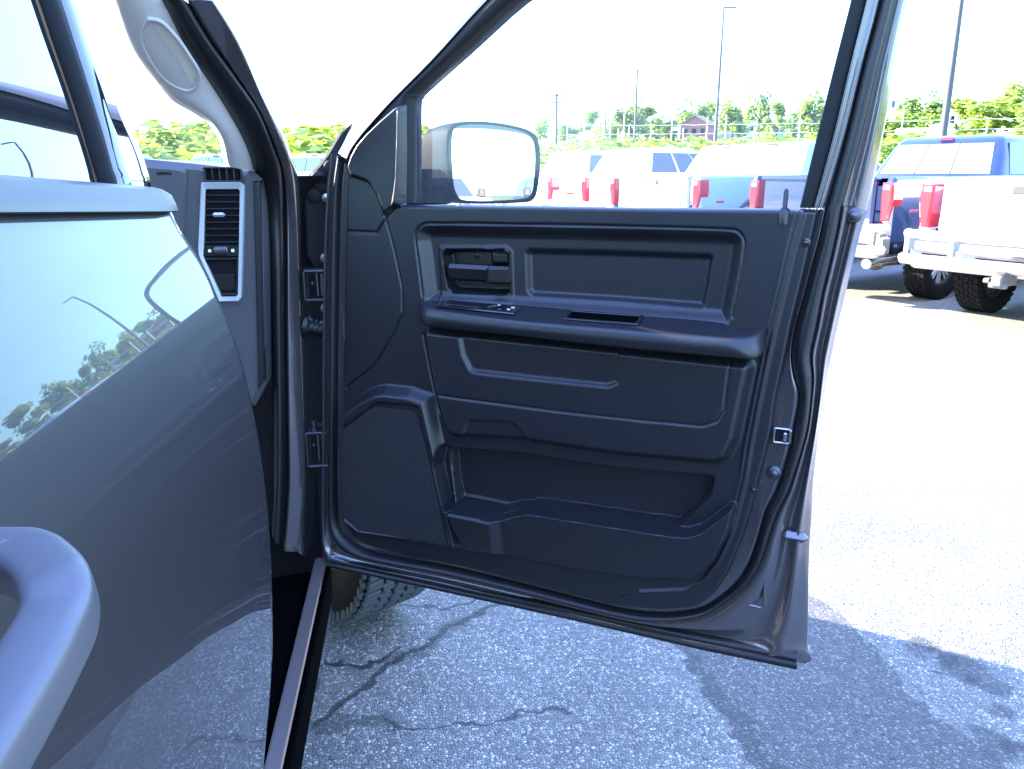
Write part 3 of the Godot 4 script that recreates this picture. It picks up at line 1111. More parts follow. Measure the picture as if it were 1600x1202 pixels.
func build_parked_trucks() -> void:
	mat("truck_white", Color(0.78, 0.79, 0.8), 0.35, 0.0, 0.8)
	mat("truck_blue", Color(0.007, 0.02, 0.075), 0.3, 0.2, 1.0)
	mat("truck_silver", Color(0.28, 0.40, 0.44), 0.3, 0.2, 0.9)
	mat("truck_teal", Color(0.35, 0.5, 0.55), 0.3, 0.2, 0.9)
	mat("truck_red", Color(0.3, 0.02, 0.02), 0.3, 0.1, 0.9)
	mat("truck_trim", Color(0.03, 0.03, 0.032), 0.5)
	mat("truck_under", Color(0.015, 0.015, 0.016), 0.8)
	mat("truck_axle", Color(0.12, 0.11, 0.1), 0.7)
	mat("truck_chrome", Color(0.65, 0.65, 0.66), 0.22, 0.9)
	mat("truck_glass", Color(0.02, 0.025, 0.03), 0.02, 0.0, 0.8)
	mat("truck_back_glass_painted_sky", Color(0.22, 0.27, 0.28), 0.03, 0.0, 1.0)  # paler than the side glass: sky reflection put into the colour
	mat("lamp_red", Color(0.36, 0.012, 0.018), 0.15, 0.0, 1.0)
	mat("lamp_pink", Color(0.75, 0.45, 0.5), 0.15, 0.0, 1.0)
	mat("badge_grey", Color(0.25, 0.25, 0.26), 0.4)
	var row := "pickups parked at an angle in the row"
	var first := parked("white lifted pickup nearest the camera, its tailgate cut by the right edge", Vector2(4.64, -7.28), 58, M.truck_white, row)
	var ts := new_st()
	for k: Array in [[0.90, 0.20, 0.05], [0.66, 0.24, 0.055]]:
		tube(ts, PackedVector3Array([Vector3(-1.03, k[0], k[1] - 0.12), Vector3(-0.97, k[0], k[1]), Vector3(0.97, k[0], k[1]), Vector3(1.03, k[0], k[1] - 0.12)]), k[2], 10)
	for s: float in [-0.95, -0.5, 0.5, 0.95]:
		bx(ts, Vector3(s, 0.78, 0.2), Vector3(0.05, 0.26, 0.07), 0.01)
	put(ts, "bumper_tube", M.truck_chrome, first)
	ts = new_st()
	bx(ts, Vector3(0, 0.54, 0.16), Vector3(0.1, 0.1, 0.3), 0.015)
	bx(ts, Vector3(0, 0.50, 0.26), Vector3(0.16, 0.05, 0.05), 0.01)
	put(ts, "tow_hitch", M.truck_axle, first)
	parked("blue pickup with a red tail lamp behind the white lifted one", Vector2(3.62, -9.66), 58, M.truck_blue, row)
	parked("pale silver pickup between the blue truck and the white one with dark cab windows", Vector2(2.12, -12.29), 58, M.truck_silver, row)
	parked("white pickup whose right tail lamp hides behind the silver truck's tailgate", Vector2(1.80, -13.9), 58, M.truck_white, row)
	parked("white pickup just right of the door mirror with an open wheel arch", Vector2(0.23, -16.26), 58, M.truck_white, row)
	parked("white pickup mostly hidden behind the door mirror", Vector2(-0.82, -18.9), 58, M.truck_white, row)
	var far := "pickups parked in the far row by the hedge"
	parked("white pickup with red lamps seen in the gap by the door hinge", Vector2(-5.9, -21.5), 2, M.truck_white, far)
	parked("silver pickup in the far row left of the hinge gap", Vector2(-8.9, -21.8), 2, M.truck_silver, far)
	parked("blue pickup in the far row seen through the windscreen", Vector2(-12.0, -21.4), 2, M.truck_blue, far)
	parked("white pickup in the far row left of the blue one", Vector2(-15.0, -21.6), 2, M.truck_white, far)
	parked("red pickup in the far row at the left end behind the windscreen", Vector2(-18.0, -21.5), 2, M.truck_red, far)
	var mir := "pickups seen in the door mirror"
	parked("blue pickup reflected at the left of the door mirror", Vector2(19.0, 12.5), -50, M.truck_blue, mir)
	parked("silver pickup reflected in the middle of the door mirror", Vector2(20.5, 9.4), -50, M.truck_silver, mir)
	parked("dark blue pickup reflected at the right of the door mirror", Vector2(22.0, 6.4), -50, M.truck_blue, mir)


func skin_u(h: float) -> float:
	var t := [30.0, 40.0, 50.0, 59.0, 68.0, 75.0, 82.0, 87.0, 92.0, 94.5, 97.0, 97.8, 98.5, 98.4, 98.3, 97.1, 93.6, 86.0, 71.5, 53.0, 31.0, 20.0, 9.0, -3.0, -16.0, -30.5, -45.0, -67.5, -90.0, -115.0]
	var x := clampf((h - 0.5) / 0.05, 0.0, 28.999)
	var i := int(x)
	return cubic_interpolate(t[i], t[mini(i + 1, 29)], t[maxi(i - 1, 0)], t[mini(i + 2, 29)], x - i) * 0.001

func on_skin(t: Array, off: float) -> PackedVector3Array:
	var r := PackedVector3Array()
	for q in v2(t):
		r.append(Vector3(skin_u(q.y) + off, q.y, q.x))
	return r

func dome(st: SurfaceTool, at: Vector3, r: float, tall: float, turn := Basis()) -> void:
	lathe(st, PackedVector2Array([Vector2(r, 0), Vector2(r * 0.95, tall * 0.4), Vector2(r * 0.7, tall * 0.85), Vector2(0.0001, tall)]), Transform3D(turn, at), 14)

func build_subject() -> void:
	var root := thing("pickup_truck", Vector3(-0.469, 0, -1.835), deg_to_rad(7.1), "dark grey pickup in the foreground with its front passenger door swung open", "pickup truck")
	build_shell(root)
	build_pillar(root)
	build_dash(root)
	build_rear_door(root)
	build_front_wheel(root)
	build_front_door(root)
	build_mirror(root)

func build_front_door(root: Node3D) -> void:
	var outz := Basis(Vector3.RIGHT, PI / 2)          # turns a lathe's axis towards the cabin side
	var te := curve(at_depth([1094, 1452, 1092, 1426, 1088, 1397, 1083, 1353, 1077, 1310, 1069, 1253, 1062, 1189, 1057, 1147, 1053, 1104, 1050, 1050, 1043, 987, 1035, 945, 1026, 871, 1015, 819, 992, 734, 970, 686, 946, 655, 921, 637, 857, 617, 758, 604, 550, 612, 350, 618, 152, 616, 83, 636, 55, 674, 58, 747, 72, 922, 87, 1123, 106, 1332, 119, 1472, 125, 1524], 0.0), 3)
	var s1 := curve(at_depth([1103, 1459, 1100, 1429, 1096, 1395, 1088, 1350, 1082, 1307, 1071, 1243, 1069, 1190, 1078, 1150, 1090, 1117, 1086, 1051, 1080, 993, 1066, 924, 1050, 880, 1042, 829, 1029, 766, 1007, 713, 971, 667, 934, 636, 857, 608, 759, 598, 550, 605, 348, 609, 147, 603, 71, 619, 37, 657, 39, 744, 53, 920, 69, 1121, 87, 1331, 102, 1472, 114, 1534], 0.0), 3)
	var s2 := curve(at_depth([1130, 1460, 1128, 1429, 1125, 1396, 1120, 1352, 1114, 1306, 1110, 1248, 1105, 1197, 1112, 1153, 1113, 1109, 1112, 1055, 1104, 1003, 1090, 928, 1074, 880, 1063, 829, 1052, 771, 1026, 710, 985, 658, 942, 621, 858, 590, 756, 579, 547, 585, 344, 586, 141, 579, 57, 590, 16, 639, 17, 740, 32, 917, 49, 1120, 68, 1330, 86, 1472, 104, 1547], 0.0), 3)
	var ed := curve(at_depth([1170, 1450, 1165, 1422, 1161, 1394, 1155, 1348, 1150, 1304, 1143, 1242, 1138, 1186, 1134, 1141, 1133, 1098, 1131, 1046, 1130, 987, 1130, 923, 1133, 870, 1135, 807, 1140, 731, 1147, 646, 1151, 580, 1152, 534, 999, 532, 803, 533, 539, 535, 317, 536, 131, 534, 13, 531, -36, 532, -35, 658, -15, 896, 2, 1105, 22, 1323, 42, 1470, 58, 1555], 0.0), 3)
	var up := func(p: PackedVector3Array, z: float) -> PackedVector3Array: return shift(p, Vector3(0, 0, z))
	var st := new_st()
	var lip := PackedVector3Array()          # the bead beside the seal dies out along the bottom
	for q in s1:
		lip.append(Vector3(q.x, q.y, 0.005 * smoothstep(0.68, 0.8, q.y)))
	loft(st, [mixed(te, s1, -0.3), mixed(te, s1, 0.35, 0.001), mixed(te, lip, 0.75), lip, up.call(s1, -0.012)])
	loft(st, [up.call(s1, -0.012), up.call(s2, -0.012), up.call(s2, 0.0)], false)
	loft(st, [up.call(s2, 0.0), mixed(s2, ed, 0.08, 0.006), mixed(s2, ed, 0.2, 0.002), mixed(s2, ed, 0.36, -0.022), mixed(s2, ed, 0.52, -0.027), mixed(s2, ed, 0.64, -0.012), mixed(s2, ed, 0.70, -0.006), mixed(s2, ed, 0.76, -0.012), mixed(s2, ed, 0.9, -0.04), up.call(ed, -0.046), up.call(ed, -0.052)])
	loft(st, [up.call(ed, -0.052), up.call(ed, -0.066)], false)
	var skin := PackedVector2Array()
	for q in ed:
		skin.append(Vector2(q.x, q.y))
	skin.append(Vector2(0.18, 1.65))
	skin.append(Vector2(0.262, 1.66))
	skin.append(Vector2(0.262, 1.445))
	cap(st, skin, -0.066, Transform3D())
	# stamped corner, dimple and rubber stop at the lower rear
	bx(st, Vector3(1.062, 0.714, -0.002), Vector3(0.006, 0.085, 0.008), 0.002, Basis(Vector3.BACK, 0.06))
	bx(st, Vector3(1.022, 0.668, -0.002), Vector3(0.075, 0.005, 0.008), 0.002, Basis(Vector3.BACK, -0.03))
	var door := put(st, "front_door", M.door_jamb_paint, root)
	door.rotation_degrees.y = -30.6
	tag(door, "open front door with black moulded trim seen from the cabin side")

	st = new_st()
	loft(st, [up.call(s1, -0.011), mixed(s1, s2, 0.12, 0.004), mixed(s1, s2, 0.35, 0.013), mixed(s1, s2, 0.55, 0.019), mixed(s1, s2, 0.78, 0.017), mixed(s1, s2, 0.95, 0.006), up.call(s2, -0.011)])
	put(st, "door_seal", M.rubber, door)
	for q in v2([1114, 1428, 1103, 1334, 1095, 1239, 1103, 1150, 1100, 1070, 1088, 978, 1060, 878]):
		st = new_st()
		dome(st, Vector3(q.x, q.y, 0.0155), 0.0028, 0.002, outz)
		put(st, "drain_plug", M.shade_and_part_black, door)
	st = new_st()
	var l0 := at_depth([1135, 569, 946, 565, 658, 560, 328, 554, -12, 552], -0.03)
	var l1 := at_depth([1138, 537, 948, 531, 658, 531, 327, 527, -18, 520], -0.03)
	loft(st, [l0, mixed(l0, l1, 0.05, 0.02), mixed(l0, l1, 0.3, 0.024), mixed(l0, l1, 0.42, 0.018), mixed(l0, l1, 0.5, 0.026), mixed(l0, l1, 0.8, 0.026), mixed(l0, l1, 0.98, 0.012), l1])
	put(st, "lower_weatherstrip", M.rubber, door)

	# moulded trim
	var trim := v2([1095, 1453, 1092, 1427, 1088, 1398, 1083, 1354, 1077, 1311, 1069, 1255, 1063, 1191, 1058, 1149, 1053, 1106, 1051, 1053, 1043, 990, 1036, 948, 1026, 875, 1016, 823, 993, 738, 971, 690, 947, 660, 922, 642, 858, 622, 761, 609, 553, 617, 355, 623, 157, 621, 89, 640, 61, 679, 64, 751, 78, 926, 93, 1125, 112, 1333, 124, 1473, 131, 1524, 143, 1549, 160, 1572, 186, 1595, 222, 1621, 257, 1644, 275, 1650, 272, 1552, 266, 1448, 515, 1450, 778, 1451, 1036, 1454])
	var pback := v2([360, 917, 367, 840, 379, 770, 471, 770, 533, 797, 867, 809, 889, 821, 947, 900, 952, 942, 741, 928, 540, 929])
	var pfront := v2([354, 889, 364, 859, 383, 784, 442, 784, 505, 781, 535, 796, 571, 812, 737, 817, 882, 821, 911, 825, 935, 837, 967, 871, 1000, 908, 993, 848, 967, 774, 926, 720, 823, 693, 655, 682, 504, 682, 399, 679, 378, 777])
	var bez := v2([338, 1360, 343, 1363, 500, 1369, 513, 1359, 517, 1248, 343, 1246])
	var uprec := v2([310, 1237, 305, 1287, 299, 1342, 294, 1375, 298, 1396, 311, 1407, 329, 1411, 644, 1415, 950, 1417, 965, 1411, 975, 1397, 975, 1379, 973, 1341, 967, 1288, 961, 1238])
	var bol := v2([307, 1198, 316, 1136, 336, 1036, 355, 973, 365, 951, 391, 942, 562, 956, 756, 955, 957, 966, 981, 981, 997, 1025, 1004, 1085, 1016, 1188, 666, 1194])
	var pod := v2([84, 976, 140, 1018, 185, 1043, 211, 1049, 278, 1050, 332, 1039, 355, 934, 380, 816, 397, 669, 262, 662, 118, 653, 64, 685])
	var sail := v2([140, 1505, 159, 1501, 183, 1494, 206, 1467, 220, 1424, 240, 1438, 275, 1446, 292, 1652, 265, 1653, 181, 1598, 129, 1540])
	var cup := v2([347, 1344, 358, 1356, 493, 1361, 503, 1353, 506, 1274, 497, 1266, 372, 1263, 358, 1274])
	var ops := [
		op(v2([1069, 1451, 1058, 1389, 1045, 1290, 1034, 1207, 1022, 1095, 1014, 1011, 1010, 949, 1001, 884, 992, 828, 972, 764, 946, 717, 909, 684, 816, 658]), 2, 0.0055, 0.0055), op(v2([1060, 1451, 1050, 1389, 1037, 1289, 1025, 1206, 1013, 1094, 1004, 1009, 1001, 947, 991, 883, 982, 830, 961, 770]), 2, 0.004, 0.0045), op(sail, 1, 0.007, 0.006, 0.004), op(v2([265, 1638, 292, 1652, 284, 1442, 240, 1441, 252, 1500, 260, 1578]), 1, 0.010, 0.011, 0.004),
		op(v2([119, 1387, 199, 1387, 225, 1420, 250, 1442]), 2, -0.0045, 0.0032), op(v2([220, 1426, 231, 1391, 242, 1349, 258, 1271, 257, 1214, 230, 1166, 205, 1128, 176, 1090, 150, 1066, 124, 1048, 95, 1026]), 2, -0.0045, 0.0032),
		op(pod, 0, 0.05, 0.024, 0.012), op(v2([92, 937, 151, 981, 189, 1008, 201, 1013, 285, 1017, 305, 1013, 315, 1001, 334, 921, 360, 802, 382, 680, 254, 679, 122, 674, 75, 703]), 1, -0.007, 0.005, 0.008),
		op(soften(uprec, 2, false), 2, -0.005, 0.0032), op(uprec, 0, -0.004, 0.030, 0.015), op(v2([537, 1357, 547, 1366, 728, 1369, 912, 1370, 920, 1363, 917, 1330, 909, 1263, 732, 1265, 553, 1264, 540, 1276]), 1, -0.013, 0.013, 0.008), op(bez, 1, 0.003, 0.003, 0.004), op(cup, 1, -0.035, 0.007, 0.008), op(v2([446, 1362, 503, 1361, 504, 1322, 450, 1319]), 1, 0.018, 0.012, 0.006),
		op(soften(v2([304, 1194, 313, 1135, 333, 1035, 352, 972]), 2, false), 2, -0.004, 0.003), op(bol, 0, 0.046, 0.022, 0.022), op(v2([341, 1044, 472, 1043, 631, 1042, 805, 1045, 926, 1049, 952, 1061, 964, 1083, 966, 1136, 969, 1178]), 2, -0.004, 0.0032), op(v2([403, 1185, 412, 1138, 430, 1105, 445, 1100, 602, 1100, 738, 1101, 761, 1112, 763, 1191, 761, 1242, 406, 1215]), 1, -0.008, 0.011, 0.008), op(v2([420, 985, 428, 998, 525, 1007, 538, 1003, 552, 991, 574, 960, 471, 954, 412, 952]), 1, -0.005, 0.004, 0.004),
		op(v2([346, 922, 335, 873, 359, 766, 391, 780, 377, 849, 362, 924]), 0, 0.0, 0.006, 0.003), op(pback, 0, -0.024, 0.004, 0.004), op(pback, 3, 0.0005, 0.012, 0.0, TAU / 0.0068),
		op(pfront, 0, 0.028, 0.0045, 0.006, 0.062, 0.68, 0.82), op(v2([344, 939, 384, 793, 505, 790, 507, 677, 399, 670, 362, 774]), 1, 0.020, 0.022, 0.003),
	]
	var pieces := relief(trim, CELL, ops, 0.02, 0.007, [[pfront, "pocket_front"], [pback, "map_pocket"], [bez, "handle_bezel"], [uprec, "upper_insert"], [bol, "door_bolster"], [pod, "speaker_pod"], [sail, "sail_panel"], [null, "trim_panel"]])
	for called: String in pieces:
		put(pieces[called], called, M.smooth_plastic if called == "handle_bezel" else M.black_plastic, door)
	var gril := v2([95, 927, 152, 972, 184, 996, 198, 999, 282, 1002, 297, 998, 304, 984, 323, 911, 348, 791, 368, 686, 252, 685, 127, 678, 84, 711])
	var g := relief(gril, 0.005, [], 0.0452, 0.0, [[null, "speaker_grille"]])
	put(g["speaker_grille"], "speaker_grille", M.speaker_mesh, door)

	# inner handle
	st = new_st()
	bx(st, Vector3(0.412, 1.309, -0.006), Vector3(0.104, 0.036, 0.022), 0.007, Basis(Vector3.RIGHT, 0.18))
	put(st, "inner_handle", M.smooth_plastic, door)
	st = new_st()
	bx(st, Vector3(0.483, 1.308, 0.0), Vector3(0.053, 0.037, 0.026), 0.006, Basis(Vector3.UP, 0.25))
	put(st, "handle_pad", M.smooth_plastic, door)
	st = new_st()
	dome(st, Vector3(0.415, 1.342, -0.037), 0.008, 0.002, outz)
	put(st, "lock_disc", M.smooth_plastic, door)

	# armrest
	var dp := [0.3, 0.86, 1.0, 1.0, 1.0, 0.9, 0.25]
	var ab := at_depth([281, 1241, 315, 1249, 523, 1253, 738, 1251, 931, 1250, 960, 1242, 1017, 1237], 0.0)
	var af := at_depth([313, 1239, 355, 1239, 546, 1232, 757, 1231, 907, 1230, 993, 1233, 1025, 1244], 0.0)
	var al := at_depth([315, 1214, 344, 1200, 546, 1198, 758, 1193, 971, 1192, 1016, 1194, 1029, 1208], 0.0)
	var lay := func(p: PackedVector3Array, q: PackedVector3Array, t: float, d: float, dy := 0.0) -> PackedVector3Array:
		var r := PackedVector3Array()
		for i in p.size():
			var v := p[i].lerp(q[i], t)
			r.append(Vector3(v.x, v.y + dy, d * dp[i] if d > 0.0 else d))
		return curve(r, 5)
	st = new_st()
	loft(st, [lay.call(ab, af, 0.0, -0.01), lay.call(ab, af, 0.15, 0.01), lay.call(ab, af, 0.8, 0.062), lay.call(ab, af, 0.96, 0.074), lay.call(af, al, 0.04, 0.081), lay.call(af, al, 0.16, 0.0855), lay.call(af, al, 0.5, 0.0875), lay.call(af, al, 0.8, 0.085), lay.call(af, al, 0.93, 0.080), lay.call(af, al, 1.0, 0.070), lay.call(af, al, 1.03, 0.05), lay.call(af, al, 1.0, -0.01)])
	put(st, "armrest", M.armrest_vinyl, door)
	st = new_st()
	bx(st, Vector3(0.452, 1.2452, 0.042), Vector3(0.18, 0.004, 0.04), 0.0015, Basis(Vector3.BACK, -0.025) * Basis(Vector3.RIGHT, 0.19))
	put(st, "switch_plate", M.gloss_black, door)
	st = new_st()
	bx(st, Vector3(0.42, 1.2478, 0.040), Vector3(0.085, 0.0025, 0.022), 0.001, Basis(Vector3.BACK, -0.025) * Basis(Vector3.RIGHT, 0.19))
	put(st, "window_switch", M.smooth_plastic, door)
	st = new_st()
	bx(st, Vector3(0.486, 1.2475, 0.040), Vector3(0.022, 0.006, 0.016), 0.002, Basis(Vector3.BACK, 0.25))
	put(st, "lock_switch", M.smooth_plastic, door)
	for q: Vector3 in [Vector3(0.497, 1.2512, 0.036), Vector3(0.523, 1.2456, 0.044), Vector3(0.528, 1.2478, 0.033)]:
		st = new_st()
		bx(st, q, Vector3(0.007, 0.001, 0.005), 0.0, Basis(Vector3.UP, 0.4))
		put(st, "switch_mark", M.white_print, door)
	st = new_st()
	for k: Array in [[0.722, 0.058, 0.15, 0.007], [0.722, 0.022, 0.15, 0.006]]:
		bx(st, Vector3(k[0], 1.2422 - (k[1] - 0.04) * 0.26, k[1]), Vector3(k[2], 0.004, k[3]), 0.0012, Basis(Vector3.RIGHT, 0.25))
	for x: float in [0.65, 0.794]:
		bx(st, Vector3(x, 1.2424, 0.04), Vector3(0.007, 0.004, 0.04), 0.0012, Basis(Vector3.RIGHT, 0.25))
	put(st, "pull_cup_rim", M.smooth_plastic, door)
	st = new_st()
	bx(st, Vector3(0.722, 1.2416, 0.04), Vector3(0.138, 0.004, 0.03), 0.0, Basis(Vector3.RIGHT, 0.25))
	put(st, "pull_cup_shade", M.void_black, door)  # flat black plate, the shade inside the cup put into its colour

	# fasteners, latch, lock rod
	for q in v2([1078, 1397, 1027, 925, 251, 627, 783, 638]):
		st = new_st()
		lathe(st, PackedVector2Array([Vector2(0.0075, 0), Vector2(0.0075, 0.004), Vector2(0.005, 0.0045), Vector2(0.0045, 0.002), Vector2(0.0001, 0.0035)]), Transform3D(outz, Vector3(q.x, q.y, 0.018)), 16, false)
		put(st, "trim_screw", M.gloss_black, door)
	for q in v2([1149, 1444, 1061, 960]):
		st = new_st()
		dome(st, Vector3(q.x, q.y, -0.012 if q.x > 1.1 else 0.0), 0.015, 0.008, outz)
		dome(st, Vector3(q.x, q.y, -0.006 if q.x > 1.1 else 0.006), 0.008, 0.006, outz)
		put(st, "door_bolt", M.dark_steel, door)
	st = new_st()
	prism(st, v2([1055, 1047, 1079, 1048, 1080, 1025, 1056, 1024]), 0.001, 0.007)
	put(st, "latch_opening", M.shade_and_part_black, door)
	st = new_st()
	for k: Array in [[1.0675, 1.050, 0.028, 0.004], [1.0675, 1.0225, 0.028, 0.004], [1.0535, 1.036, 0.004, 0.028], [1.083, 1.036, 0.006, 0.028]]:
		bx(st, Vector3(k[0], k[1], 0.006), Vector3(k[2], k[3], 0.006), 0.0015)
	bx(st, Vector3(1.074, 1.036, 0.009), Vector3(0.008, 0.016, 0.006), 0.002)
	put(st, "latch_plate", M.steel, door)
	st = new_st()
	bx(st, Vector3(1.108, 0.828, -0.014), Vector3(0.05, 0.02, 0.024), 0.009)
	put(st, "overslam_stop", M.door_jamb_paint, door)
	st = new_st()
	lathe(st, PackedVector2Array([Vector2(0.011, -0.02), Vector2(0.011, 0.003), Vector2(0.007, 0.008), Vector2(0.0045, 0.009), Vector2(0.0045, 0.035), Vector2(0.003, 0.04), Vector2(0.0001, 0.041)]), Transform3D(Basis(), Vector3(1.037, 1.447, 0.014)), 14)
	put(st, "lock_rod", M.smooth_plastic, door)

	# window frame: over the top from the front corner to the rear
	var ext := func(t: Array, more: Array, d: float) -> PackedVector3Array:
		var q := t.duplicate()
		q.append_array(more)
		return curve(at_depth(q, d), 4)
	var wo: PackedVector3Array = ext.call([72, 1555, 90, 1579, 106, 1602, 133, 1624, 198, 1678, 297, 1751, 420, 1842], [520, 1902, 650, 1930, 1000, 1936, 1217, 1916], 0.0)
	var w1: PackedVector3Array = ext.call([97, 1550, 112, 1573, 131, 1595, 157, 1618, 223, 1669, 320, 1742, 442, 1837], [534, 1894, 655, 1920, 1000, 1925, 1196, 1906], 0.0)
	var w2: PackedVector3Array = ext.call([116, 1540, 130, 1563, 151, 1585, 175, 1607, 238, 1659, 336, 1733, 459, 1834], [545, 1887, 660, 1911, 1000, 1915, 1165, 1899], 0.0)
	var ws: PackedVector3Array = ext.call([207, 1473, 227, 1553, 250, 1636, 258, 1657, 267, 1672, 350, 1735, 467, 1834], [551, 1880, 665, 1903, 1000, 1906, 1150, 1893], 0.0)
	var wi: PackedVector3Array = ext.call([261, 1449, 266, 1553, 270, 1652, 277, 1668, 290, 1680, 391, 1749, 513, 1833], [585, 1862, 690, 1878, 1000, 1882, 1120, 1872], 0.0)
	st = new_st()
	loft(st, [up.call(wo, -0.07), up.call(wo, -0.034), mixed(wo, w1, 0.6, -0.022)])
	loft(st, [mixed(wo, w1, 0.6, -0.022), up.call(w1, -0.010), mixed(w1, w2, 0.5, -0.004), up.call(w2, 0.0)])
	loft(st, [up.call(w2, 0.0), up.call(w2, -0.014), up.call(wi, -0.07)], false)
	loft(st, [up.call(wo, -0.07), up.call(wi, -0.07)])
	var rr := []
	var tops := [[1120, 1872], [1144, 1878], [1158, 1893], [1164, 1897], [1186, 1903], [1198, 1908], [1217, 1916]]
	var src := [[1060, 1455, 1077, 1576, 1094, 1691, 1109, 1788], [1084, 1455, 1104, 1576, 1119, 1690, 1133, 1786], [1094, 1455, 1118, 1575, 1134, 1687, 1148, 1782], [1105, 1457, 1124, 1575, 1139, 1687, 1154, 1781], [1130, 1457, 1148, 1575, 1161, 1686, 1173, 1780], [1152, 1455, 1165, 1575, 1174, 1687, 1184, 1783], [1170, 1450, 1181, 1576, 1190, 1690, 1200, 1787]]
	for k in 7:
		var t: Array = src[k].duplicate()
		t.append_array(tops[k])
		rr.append(curve(at_depth(t, 0.0), 4))
	loft(st, [up.call(rr[1], -0.02), up.call(rr[1], 0.0), mixed(rr[1], rr[2], 0.12, 0.005), mixed(rr[1], rr[2], 0.4, -0.001), mixed(rr[1], rr[2], 0.8, 0.0), up.call(rr[2], 0.005), mixed(rr[2], rr[3], 0.5, 0.004), up.call(rr[3], -0.008)])
	loft(st, [up.call(rr[3], -0.008), up.call(rr[4], -0.008), up.call(rr[4], 0.0)], false)
	loft(st, [up.call(rr[4], 0.0), mixed(rr[4], rr[5], 0.45, -0.014), mixed(rr[4], rr[5], 0.75, -0.018), up.call(rr[5], -0.010), mixed(rr[5], rr[6], 0.25, -0.018), mixed(rr[5], rr[6], 0.8, -0.04), up.call(rr[6], -0.052), up.call(rr[6], -0.066)])
	loft(st, [up.call(rr[6], -0.066), up.call(rr[0], -0.066), up.call(rr[0], -0.03)], false)
	put(st, "window_frame", M.door_jamb_paint, door)
	st = new_st()
	loft(st, [up.call(w2, -0.013), mixed(w2, ws, 0.4, -0.004), up.call(ws, -0.001), mixed(ws, wi, 0.5, 0.0), mixed(ws, wi, 0.9, -0.006), up.call(wi, -0.014), up.call(wi, -0.05)])
	loft(st, [up.call(rr[0], -0.05), up.call(rr[0], -0.014), mixed(rr[0], rr[1], 0.1, -0.004), mixed(rr[0], rr[1], 0.55, 0.0), mixed(rr[0], rr[1], 0.94, 0.0), up.call(rr[1], -0.012)])
	put(st, "window_channel", M.dark_rubber, door)
	st = new_st()
	loft(st, [up.call(rr[3], -0.007), mixed(rr[3], rr[4], 0.15, 0.004), mixed(rr[3], rr[4], 0.45, 0.013), mixed(rr[3], rr[4], 0.75, 0.016), mixed(rr[3], rr[4], 0.95, 0.006), up.call(rr[4], -0.007)])
	put(st, "frame_seal", M.rubber, door)
	for q: Vector2 in [Vector2(1.131, 1.545), Vector2(1.148, 1.665)]:
		st = new_st()
		dome(st, Vector3(q.x, q.y, 0.011), 0.0028, 0.002, outz)
		put(st, "drain_plug", M.shade_and_part_black, door)
	st = new_st()
	var pane := PackedVector2Array()
	for q in wi:
		pane.append(Vector2(q.x, q.y))
	for k in rr[0].size():
		pane.append(Vector2(rr[0][rr[0].size() - 1 - k].x, rr[0][rr[0].size() - 1 - k].y))
	cap(st, pane, -0.04, Transform3D())
	put(st, "window_glass", M.clear_glass, door)
	# outer belt strip under the glass
	st = new_st()
	bx(st, Vector3(0.665, 1.432, -0.045), Vector3(0.82, 0.024, 0.02), 0.005)
	put(st, "belt_strip", M.rubber, door)
	# foam-faced front corner above the hinges
	st = new_st()
	var cw := v2([-13, 1479, -1, 1504, 25, 1530, 46, 1556, 78, 1604, 107, 1623, 93, 1592, 79, 1549, 64, 1469, 48, 1319, -1, 1289, -17, 1320])
	prism(st, cw, -0.11, -0.07, Transform3D(Basis(), Vector3.ZERO), 0.006)
	for q in v2([55, 1524, 24, 1498, 12, 1461, 28, 1484]):
		dome(st, Vector3(q.x, q.y, -0.071), 0.019, 0.010, outz)
	var corner := put(st, "corner_baffle", M.dark_rubber, root)
	corner.position = Vector3(0, 0, 0)
	for q in v2([49, 1455, 36, 1315, 29, 1194]):
		st = new_st()
		lathe(st, PackedVector2Array([Vector2(0.0105, 0), Vector2(0.0105, 0.002), Vector2(0.006, 0.003), Vector2(0.0055, 0.008), Vector2(0.002, 0.009), Vector2(0.0001, 0.005)]), Transform3D(outz, Vector3(q.x - 0.008, q.y, -0.062)), 16, false)
		put(st, "corner_bolt", M.steel, root)

